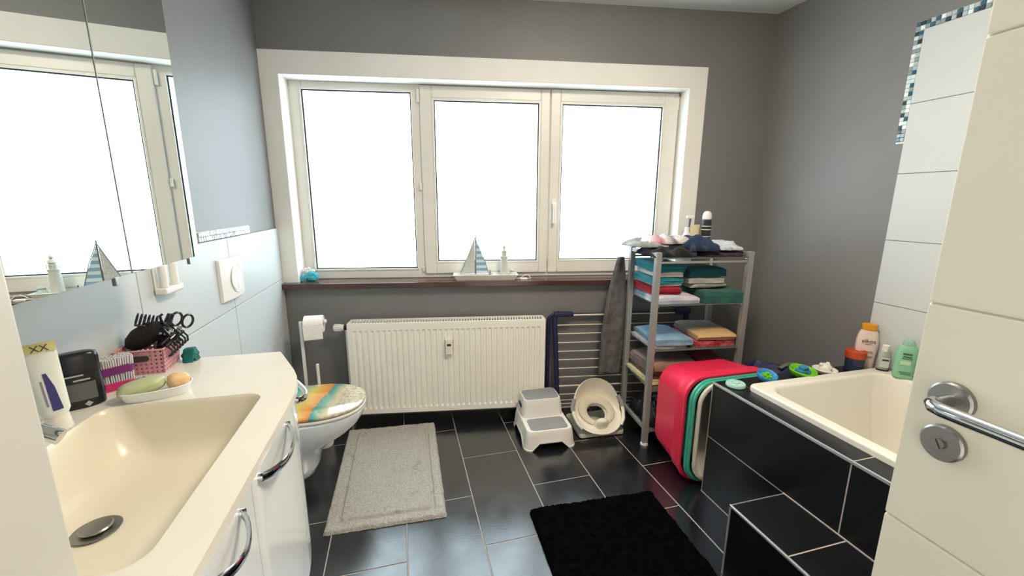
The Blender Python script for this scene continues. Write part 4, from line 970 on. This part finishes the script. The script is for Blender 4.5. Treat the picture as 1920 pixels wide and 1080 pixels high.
obj('cap', lathe([(0.0135, 0.094), (0.014, 0.096), (0.014, 0.122), (0.012, 0.1235), (0, 0.1235)], 24), 'plastic_white', cb)
gb = thing('shampoo_bottle', 'mint green shampoo bottle with translucent cap on the bath rim', 'bottle', (2.168, 1.242, ZB+0.024), math.radians(-52))
obj('bottle_body', flat_bottle([(0.034, 0.02, 0), (0.038, 0.023, 0.004), (0.041, 0.025, 0.05), (0.041, 0.025, 0.10), (0.036, 0.022, 0.135), (0.026, 0.019, 0.15), (0.02, 0.017, 0.153)]), mat('bottle_green', '8cc2a0', 0.3), gb, angle=60)
obj('cap', flat_bottle([(0.0225, 0.0185, 0.151), (0.023, 0.019, 0.155), (0.017, 0.015, 0.172), (0.010, 0.009, 0.178)]), mat('cap_green', '8fb4a4', 0.25), gb, angle=60)
for x0, x1, z_, h_ in ((-0.017, 0.014, 0.112, 0.007), (-0.015, 0.014, 0.100, 0.005), (-0.019, 0.017, 0.093, 0.003), (-0.022, 0.02, 0.03, 0.002), (-0.016, 0.02, 0.022, 0.002)):
    obj('print_line', box((x0, -0.0262, z_), (x1, -0.0252, z_+h_)), mat('ink_green', '3f5e4e', 0.6), gb)
obj('paper_label', box((-0.02, -0.0264, 0.064), (0.014, -0.0254, 0.083), 0.0004, 1), mat('label_mint', 'bcd9b4', 0.5), gb)
yb_ = thing('gel_bottle', 'slim clear shower bottle with green contents half hidden by the door', 'bottle', (2.165, 1.15, ZB+0.024), math.radians(-55))
obj('bottle_body', flat_bottle([(0.026, 0.018, 0), (0.03, 0.021, 0.004), (0.03, 0.021, 0.10), (0.018, 0.016, 0.12)]), mat('gel_green', '8b9c6a', 0.25), yb_, angle=60)
obj('cap', flat_bottle([(0.019, 0.017, 0.119), (0.019, 0.017, 0.145), (0.016, 0.014, 0.147)]), 'plastic_white', yb_, angle=60)

# ================================================================== window sill decoration (in the frame of the back wall)
def Wp(u, y, z):
    c, s = math.cos(BW_ROT), math.sin(BW_ROT); return (BW_O[0]+u*c-y*s, BW_O[1]+u*s+y*c, z)
SZ0 = 0.8742
tray = tag(obj('decor_tray', loft([ring3(rrect(-0.18, 0.18, -0.042, 0.042, 0.006, 3), 0.0), ring3(rrect(-0.2, 0.2, -0.058, 0.058, 0.008, 3), 0.034), ring3(rrect(-0.196, 0.196, -0.054, 0.054, 0.007, 3), 0.035), ring3(rrect(-0.177, 0.177, -0.038, 0.038, 0.005, 3), 0.005)]), mat('tray_white', 'd9d4ca', 0.5), None, Wp(0.508, 0.028, SZ0), (0, 0, BW_ROT), angle=30), 'white rectangular decoration tray on the window sill', 'tray')
TZ0 = SZ0+0.0055
def wthing(name, label, cat, u, y, z, group=None): return thing(name, label, cat, Wp(u, y, z), BW_ROT, group)
sb_ = wthing('toy_sailboat', 'wooden sailboat ornament with striped blue and white sail on the tray', 'ornament', 0.447, 0.032, TZ0)
wood = mat('drift_wood', '6e655c', 0.8, bump=0.4, bscale=80)
obj('hull', loft([[(x*k, y*k2, z) for x, y in ell(0, 0, 0.078, 0.02, 24, 1.6)] for k, k2, z in ((0.8, 0.6, 0), (0.95, 0.95, 0.012), (1.0, 1.0, 0.026), (0.96, 0.8, 0.028))]), mat('hull_white', 'cfcdc6', 0.7), sb_)
obj('mast', cyl((0, 0, 0.02), (0, 0, 0.272), 0.004, 8, r2=0.0028), wood, sb_)
def tri(pts, y0, y1):
    b = bmesh.new(); A = [b.verts.new((x, y0, z)) for x, z in pts]; B2 = [b.verts.new((x, y1, z)) for x, z in pts]
    b.faces.new(A); b.faces.new(B2)
    for k in range(len(pts)): j = (k+1) % len(pts); b.faces.new((A[k], A[j], B2[j], B2[k]))
    return b
STR = [(i/12, 'c9d9e0' if i % 2 == 0 else '7fa5bd') for i in range(12)]
rampmat('sail_blue', STR, 'Z', 0.03, 0.24, 0.8, const=True)
obj('sail', tri([(0.004, 0.035), (0.078, 0.035), (0.06, 0.10), (0.03, 0.18), (0.003, 0.245)], -0.001, 0.001), 'sail_blue', sb_)
sl_ = tri([(-0.004, 0.035), (-0.092, 0.035), (-0.088, 0.045), (-0.004, 0.245)], -0.0008, 0.0008)
sl = obj('sail', sl_, mat('sail_net', 'd2d4cf', 0.9, col2='a9b0ad', vscale=160), sb_)
obj('rope', tube([(-0.092, 0, 0.034), (-0.05, -0.001, 0.135), (-0.003, 0, 0.25)], 0.002, 6), wood, sb_)
obj('rope', tube([(0.08, 0, 0.034), (0.045, -0.001, 0.15), (0.002, 0, 0.255)], 0.002, 6), wood, sb_)
lh = wthing('toy_lighthouse', 'pale lighthouse ornament with gallery standing on the tray', 'ornament', 0.625, 0.036, TZ0)
lhm = mat('lighthouse', 'c8c8bc', 0.7, bump=0.2)
obj('tower', lathe([(0, 0), (0.030, 0), (0.030, 0.012), (0.026, 0.02), (0.021, 0.125), (0.024, 0.13), (0.024, 0.136), (0, 0.136)], 24), lhm, lh)
obj('lantern', lathe([(0.015, 0.136), (0.015, 0.168), (0.021, 0.170), (0.013, 0.182), (0.007, 0.188), (0.011, 0.195), (0.006, 0.204), (0, 0.208)], 18), lhm, lh)
bm = bmesh.new()
for k in range(10):
    a = 2*PI*k/10; cyl((0.0225*math.cos(a), 0.0225*math.sin(a), 0.136), (0.0225*math.cos(a), 0.0225*math.sin(a), 0.158), 0.001, 6, bm)
tube([(0.0225*math.cos(a), 0.0225*math.sin(a), 0.158) for a in [2*PI*k/20 for k in range(20)]], 0.0012, 6, bm, True)
obj('railing', bm, lhm, lh)
jar = wthing('glass_jar', 'small lidded glass jar beside the lighthouse', 'jar', 0.672, 0.012, TZ0)
obj('jar_body', lathe([(0, 0), (0.02, 0), (0.024, 0.006), (0.024, 0.028), (0.015, 0.04), (0.015, 0.046), (0, 0.046)], 20), 'clear_plastic', jar)
obj('lid', lathe([(0, 0.046), (0.016, 0.046), (0.017, 0.05), (0.01, 0.056), (0, 0.058)], 20), mat('jar_lid', '9aa39f', 0.5), jar)
sm_ = wthing('toy_sailboat', 'tiny driftwood boat with brown mast on the tray', 'ornament', 0.535, 0.003, TZ0)
obj('hull', loft([[(x*k, y*k, z) for x, y in ell(0, 0, 0.03, 0.009, 16, 1.6)] for k, z in ((0.8, 0), (1, 0.006), (0.95, 0.011))]), 'hull_white', sm_)
obj('mast', cyl((0, 0, 0.008), (0, 0, 0.056), 0.0025, 8), mat('mast_brown', '5c4436', 0.8), sm_)
obj('sail', tri([(-0.003, 0.012), (-0.028, 0.012), (-0.003, 0.046)], -0.0008, 0.0008), 'sail_net', sm_)
obj('sail', tri([(0.003, 0.012), (0.03, 0.012), (0.003, 0.05)], -0.0008, 0.0008), 'sail_net', sm_)
def shell(label, u, y, r, seed):
    bm = bmesh.new(); bmesh.ops.create_uvsphere(bm, u_segments=24, v_segments=14, radius=r)
    for v in bm.verts:
        a = math.atan2(v.co.y, v.co.x); v.co *= 1+0.06*math.sin(9*a); v.co.z = max(-r*0.35, v.co.z*0.6)+r*0.35
    return tag(obj('sea_shell', bm, mat('shell_%d' % seed, ['cfc7bb', 'd8dad4', 'b9b2a8'][seed % 3], 0.6, bump=0.3, bscale=90), None, Wp(u, y, TZ0), (0, 0, seed)), label, 'shell')
shell('greyish sea shell in front of the sailboat on the tray', 0.402, -0.002, 0.02, 0); shell('small white sea shell at the end of the tray', 0.36, 0.002, 0.013, 1); shell('little shell beside the lighthouse foot', 0.583, 0.008, 0.012, 2)
ch = wthing('battery_box', 'small white switch box with thin cable beside the tray', 'switch', 0.748, 0.0, SZ0)
obj('case', box((-0.024, -0.010, 0), (0.02, 0.010, 0.010), 0.002, 2), 'plastic_white', ch)
obj('cable', tube([(-0.024, 0, 0.006), (-0.05, 0.012, 0.004), (-0.02, 0.03, 0.006), (0.02, 0.045, 0.024), (0.035, 0.04, 0.02), (0.045, 0.02, 0.004), (0.03, 0.004, 0.004), (0.019, 0, 0.006)], 0.0016, 8), 'plastic_white', ch)
tq = wthing('tissue_pack', 'turquoise plastic tissue pack with white tissue in the sill corner', 'tissue pack', -0.555, 0.045, SZ0)
tqm = mat('tissue_turquoise', '3fb0c0', 0.3, var=0.15, vscale=30)
def lump(w_, d_, h_, seed, m, par, name, loc=(0, 0, 0), sharp=0.35):
    bm = bmesh.new(); bmesh.ops.create_icosphere(bm, subdivisions=4, radius=1)
    for v in bm.verts:
        c = v.co.copy(); f = 1+sharp*abs(nz(c.x, c.y, c.z, 1.6, seed))-sharp*0.5+0.25*sharp*nz(c.x, c.y, c.z, 4, seed)
        v.co = Vector((c.x*w_/2*f, c.y*d_/2*f, max(0, (c.z*0.5*f+0.42)*h_)))
    return obj(name, bm, m, par, loc, angle=25)
lump(0.085, 0.055, 0.068, 3, tqm, tq, 'wrapper', (0.015, 0, 0)); lump(0.035, 0.03, 0.045, 5, tqm, tq, 'flap', (-0.038, -0.012, 0))
lump(0.065, 0.04, 0.05, 8, 'paper', tq, 'tissue', (-0.008, 0.014, 0.038), 0.8)

# ================================================================== things on the washbasin top
CZ = ZT_+0.0005
tpst = thing('toothpaste_tube', 'white toothpaste tube with purple panel standing on its cap', 'tube', (-0.652, 0.935, CZ), (0, math.radians(-3), math.radians(34)))
obj('cap', lathe([(0, 0), (0.017, 0), (0.0185, 0.003), (0.017, 0.03), (0, 0.03)], 24), 'plastic_white', tpst)
obj('tube_body', loft([tubering(0.016, 0.016, 0.03), tubering(0.021, 0.018, 0.04), tubering(0.023, 0.012, 0.10), tubering(0.025, 0.004, 0.155), tubering(0.0255, 0.0012, 0.166), tubering(0.0255, 0.001, 0.176)]), mat('tube_white', 'dfe3dc', 0.3), tpst, angle=60)
ink_p = mat('ink_purple', '34306e', 0.4)
def tube_print(name, rows, m):
    obj(name, loft([[(x, -yy*math.sqrt(max(0.02, 1-(x/ww)**2))-0.0006, z_) for x in [x0+(x1-x0)*i/6 for i in range(7)]]+[(x, -yy*math.sqrt(max(0.02, 1-(x/ww)**2))+0.0004, z_) for x in [x1-(x1-x0)*i/6 for i in range(7)]] for x0, x1, z_, yy, ww in rows]), m, tpst)
tube_print('print_panel', ((-0.002, 0.012, 0.045, 0.0175, 0.0212), (-0.002, 0.009, 0.09, 0.013, 0.0227), (-0.002, 0.003, 0.118, 0.0100, 0.0237)), ink_p)
tube_print('print_line', ((-0.008, -0.005, 0.055, 0.0165, 0.0215), (-0.008, -0.005, 0.105, 0.0114, 0.0232)), mat('ink_lilac', '8d8aa0', 0.5))
obj('top_band', loft([[(-0.0256, -0.0042, 0.158), (0.0256, -0.0042, 0.158), (0.0256, -0.0036, 0.158), (-0.0256, -0.0036, 0.158)], [(-0.0256, -0.0015, 0.1755), (0.0256, -0.0015, 0.1755), (0.0256, -0.001, 0.1755), (-0.0256, -0.001, 0.1755)]]), mat('band_yellow', 'd8cf8a', 0.4), tpst)
text('XX', 0.017, mat('ink_brown', '4a3f1e', 0.5), tpst, Matrix.Translation((0.004, -0.0045, 0.160)) @ Matrix.Rotation(PI/2-0.14, 4, 'X'))
deo = thing('deodorant', 'black roll-on deodorant with grey panel beside the toothpaste', 'deodorant', (-0.676, 1.04, CZ), math.radians(33))
deo.scale = (1.16, 1.0, 1.03)
dk = mat('deo_black', '17181b', 0.25)
obj('body', flat_bottle([(0.028, 0.016, 0), (0.0305, 0.0185, 0.003), (0.0315, 0.0195, 0.03), (0.0305, 0.019, 0.075)]), dk, deo, angle=60)
obj('cap', flat_bottle([(0.031, 0.0195, 0.076), (0.0305, 0.019, 0.105), (0.0285, 0.0175, 0.114), (0.022, 0.013, 0.117), (0.01, 0.006, 0.118)]), dk, deo, angle=60)
obj('print_panel', loft([[(x, -math.sqrt(max(0, 1-(abs(x)/0.0318)**2.6))**0.8*0.0196-e, z_) for x, e in [(-0.02+0.04*i/8, 0.0006) for i in range(9)]+[(0.02-0.04*i/8, -0.001) for i in range(9)]] for z_ in (0.018, 0.055)]), mat('deo_grey', '5c5c5a', 0.4), deo)
for x0, x1, z_, h_ in ((-0.019, 0.006, 0.070, 0.003), (-0.008, 0.014, 0.060, 0.003)): obj('print_line', box((x0, -0.0205, z_), (x1, -0.0192, z_+h_)), mat('ink_white', 'a9adb0', 0.5), deo)
obj('print_mark', box((-0.004, -0.0008, -0.004), (0.004, 0.0008, 0.004)), 'ink_white', deo, (0.006, -0.0203, 0.009), (0, PI/4, 0))
def nail_brush(label, zb, col, rz, dx=0.0):
    t = thing('nail_brush', label, 'brush', (-0.668+dx, 1.128, zb), rz, 'nail brushes stacked beside the basket')
    obj('back', prism(rrect(-0.036, 0.036, -0.022, 0.022, 0.012), 0, 0.018, 0.005), mat('nb_'+col, col, 0.35), t)
    bm = bmesh.new()
    for i in range(16):
        for j in range(9):
            x, y = -0.032+0.064*i/15, -0.018+0.036*j/8
            cyl((x, y, 0.0165), (x*1.06+random.uniform(-.001, .001), y*1.08+random.uniform(-.001, .001), 0.037+random.uniform(-.0015, .0015)), 0.0017, 5, bm)
    o = obj('bristles', bm, mat('bristle_white', 'd9d2d6', 0.6), t); o['kind'] = 'stuff'
    return t
nail_brush('pink nail brush with white bristles, under the purple one', CZ, 'c2266a', math.radians(38))
nail_brush('purple nail brush with white bristles on top of the pink one', CZ+0.0385, '6c1f66', math.radians(44), 0.002)
pk = tag(crumple('plastic_packet', 'small clear and blue plastic packet beside the nail brushes', 'packet', mat('packet', 'b9c4cc', 0.15, col2='4d6a8a', vscale=60), (-0.612, 1.128, CZ), 0.04, 0.035, 0.02, 61, 0.4, None, True, 60, nx=20, ny=16), 'small clear and blue plastic packet beside the nail brushes', 'packet')
# pink basket with square holes
BK = (-0.652, 1.2475, CZ); BKR = math.radians(4)
bk = thing('hair_basket', 'small pink plastic basket with square holes for hair things', 'basket', BK, BKR)
pink = mat('basket_pink', 'cf949b', 0.4)
BWD, BDP, BH = 0.092, 0.092, 0.064
def perf(w_, h_, nx, nzv, slot=None, t=0.0022):
    bm = bmesh.new(); px, pz = w_/nx, h_/nzv; hx, hz = px*0.42, pz*0.42
    for i in range(nx+1):
        x = i*px; half = (px-hx)/2
        box((max(0, x-half), 0, 0), (min(w_, x+half), t, h_), 0, 1, bm)
    for j in range(nzv+1):
        z_ = j*pz; half = (pz-hz)/2
        box((0, 0.0001, max(0, z_-half)), (w_, t-0.0001, min(h_, z_+half)), 0, 1, bm)
    return bm
for m_, w_, nx in ((Matrix.Translation((-BWD/2, -BDP/2, 0)), BWD, 9), (Matrix.Translation((-BWD/2, BDP/2-0.0022, 0)), BWD, 9), (Matrix.Translation((BWD/2, -BDP/2, 0)) @ Matrix.Rotation(PI/2, 4, 'Z'), BDP, 9), (Matrix.Translation((-BWD/2+0.0022, -BDP/2, 0)) @ Matrix.Rotation(PI/2, 4, 'Z'), BDP, 9)):
    b = perf(w_, BH, nx, 6); me = bpy.data.meshes.new('side'); b.to_mesh(me); b.free(); me.transform(m_)
    # flare outwards towards the top
    for v in me.vertices: k = 1+0.12*v.co.z/BH; v.co.x *= k; v.co.y *= k
    obj('side_panel', me, pink, bk)
obj('bottom', box((-BWD/2, -BDP/2, 0), (BWD/2, BDP/2, 0.002)), pink, bk)
bm = tube([(x*1.12, y*1.12, BH) for x, y in rrect(-BWD/2, BWD/2, -BDP/2, BDP/2, 0.004, 3)], 0.0024, 8, closed=True)
obj('rim', bm, pink, bk)
obj('grip_slot', prism(rrect(-0.02, 0.02, -0.0075, 0.0075, 0.007), 0, 0.0008, 0, None, 2, Matrix.Translation((0, -BDP/2*1.085-0.0012, 0.043)) @ Matrix.Rotation(PI/2, 4, 'X')), 'dark_gap', bk)
blk = mat('hair_black', '121214', 0.3)
def Bp(x, y, z_): c, s = math.cos(BKR), math.sin(BKR); return (BK[0]+x*c-y*s, BK[1]+x*s+y*c, BK[2]+z_)
hb = thing('hairbrush', 'black bristle hairbrush leaning in the pink basket', 'hairbrush', Bp(0, 0, 0.0))
obj('brush_head', tube([(-0.046, 0.0, 0.062), (-0.035, 0.002, 0.068), (-0.015, 0.004, 0.082), (0.01, 0.006, 0.098), (0.026, 0.006, 0.108), (0.034, 0.006, 0.113)], 0.02, 18, rs=[0.006, 0.02, 0.028, 0.028, 0.02, 0.008]), mat('brush_black', '150e0c', 0.75, bump=0.9, bscale=300), hb)
obj('brush_grip', tube([(-0.03, -0.004, 0.06), (-0.028, -0.012, 0.03), (-0.025, -0.016, 0.006)], 0.007, 12), mat('grip_grey', '3b4048', 0.3), hb)
def claw(label, loc, rot, s=1.0, n=6):
    t = thing('claw_clip', label, 'hair clip', loc, rot, 'claw clips in the pink basket')
    for sg in (-1, 1):
        bm = tube([(-0.03*s, sg*0.006*s, 0.018*s), (0.03*s, sg*0.006*s, 0.018*s)], 0.0045*s, 8)
        for k in range(n):
            x = (-0.028+0.056*k/(n-1))*s
            tube([(x, sg*0.006*s, 0.018*s), (x, sg*0.017*s, 0.006*s), (x, sg*0.016*s, -0.012*s), (x, sg*0.004*s, -0.024*s)], 0.0024*s, 6, bm)
        obj('jaw', bm, blk, t)
        obj('finger_tab', tube([(0, sg*0.006*s, 0.02*s), (0, sg*0.016*s, 0.036*s), (0, sg*0.02*s, 0.046*s), (0, sg*0.014*s, 0.052*s)], 0.004*s, 8), blk, t)
    obj('spring', cyl((-0.008*s, 0, 0.02*s), (0.008*s, 0, 0.02*s), 0.004*s, 10), 'steel_brushed', t)
    return t
claw('black claw clip hanging over the side of the pink basket', Bp(0.058, -0.004, 0.066), (math.radians(20), math.radians(-24), math.radians(70)), 1.0, 7)
claw('black claw clip lying high in the pink basket with prongs up', Bp(0.006, 0.0, 0.128), (math.radians(170), math.radians(20), math.radians(30)), 0.7)
claw('black claw clip behind the hairbrush in the pink basket', Bp(0.034, 0.012, 0.10), (math.radians(-15), math.radians(10), math.radians(-35)), 0.8)
sz_ = thing('scissors', 'black-handled scissors stuck upright in the pink basket', 'scissors', Bp(0.03, 0.02, 0.004), (math.radians(-10), math.radians(24), math.radians(35)))
sz_.scale = (1.0, 1.0, 1.0)
for sg in (-1, 1):
    obj('finger_loop', tube([(sg*0.013+0.012*math.cos(a), 0, 0.118+0.018*math.sin(a)) for a in [2*PI*k/24 for k in range(24)]], 0.0032, 8, None, True), blk, sz_)
    obj('blade', box((-0.004+sg*0.002, -0.001+sg*0.0012, 0.0), (0.004+sg*0.002, 0.001+sg*0.0012, 0.101), 0.0008, 1), 'steel_brushed', sz_)
cm = tag(obj('styling_brush', tube([(0, 0, 0), (0.012, 0, 0.05), (0.03, 0, 0.10), (0.042, 0, 0.128)], 0.009, 12, rs=[0.006, 0.011, 0.010, 0.008]), mat('grip_slate', '2c3440', 0.25), None, Bp(0.008, 0.022, 0.006), (0, 0, math.radians(35))), 'dark slate styling brush with its handle sticking out of the pink basket', 'brush')
ht = thing('hair_tie', 'white spiral hair tie lying on the clips in the pink basket', 'hair tie', Bp(0.036, 0.004, 0.1), (0.5, 0.3, 0))
bm = bmesh.new()
for k in range(12):
    a = 2*PI*k/12; lathe([(0, -0.004), (0.003, -0.003), (0.0042, 0), (0.003, 0.003), (0, 0.004)], 10, bm, Matrix.Translation((0.017*math.cos(a), 0.012*math.sin(a), 0)))
obj('coil', bm, mat('tie_white', 'b9c0c4', 0.3), ht)
folded('washcloth', 'small teal washcloth behind the pink basket', 'washcloth', cloth('tealcloth', '1d6f6b'), None, 0.034, 0.022, 0.014, 3, 71, math.radians(8))
wc = bpy.data.objects['washcloth']; wc.location = (-0.578, 1.288, CZ)
# soap dish with two soaps
sd = tag(obj('soap_dish', loft([ring3(ell(0, 0, 0.058, 0.030, 32, 2.6), 0.0), ring3(ell(0, 0, 0.067, 0.038, 32, 2.6), 0.022), ring3(ell(0, 0, 0.065, 0.036, 32, 2.6), 0.023), ring3(ell(0, 0, 0.056, 0.027, 32, 2.6), 0.006)]), 'ceramic', None, (-0.552, 1.06, CZ), (0, 0, math.radians(16)), angle=40), 'white oval soap dish at the edge of the basin', 'soap dish')
def soap(name, label, loc, w_, d_, h_, m, rot, seed):
    bm = bmesh.new(); bmesh.ops.create_icosphere(bm, subdivisions=4, radius=1)
    for v in bm.verts:
        c = v.co.copy(); f = 1/((abs(c.x)**3+abs(c.y)**3+abs(c.z)**3)**(1/3)); f *= 1+0.06*nz(c.x, c.y, c.z, 2, seed)
        v.co = Vector((c.x*w_/2*f, c.y*d_/2*f, c.z*h_/2*f+h_/2))
    return tag(obj(name, bm, m, None, loc, rot, angle=80), label, 'soap')
soap('soap_bar', 'pale green soap bar lying in the soap dish', (-0.572, 1.052, CZ+0.0105), 0.084, 0.05, 0.032, mat('soap_green', 'b9c294', 0.45), (0, math.radians(-8), math.radians(20)), 3)
soap('soap_bar', 'peach coloured soap piece on the end of the soap dish', (-0.512, 1.066, CZ+0.0105), 0.042, 0.04, 0.034, mat('soap_peach', 'dfb987', 0.45), (0, math.radians(6), math.radians(30)), 4)
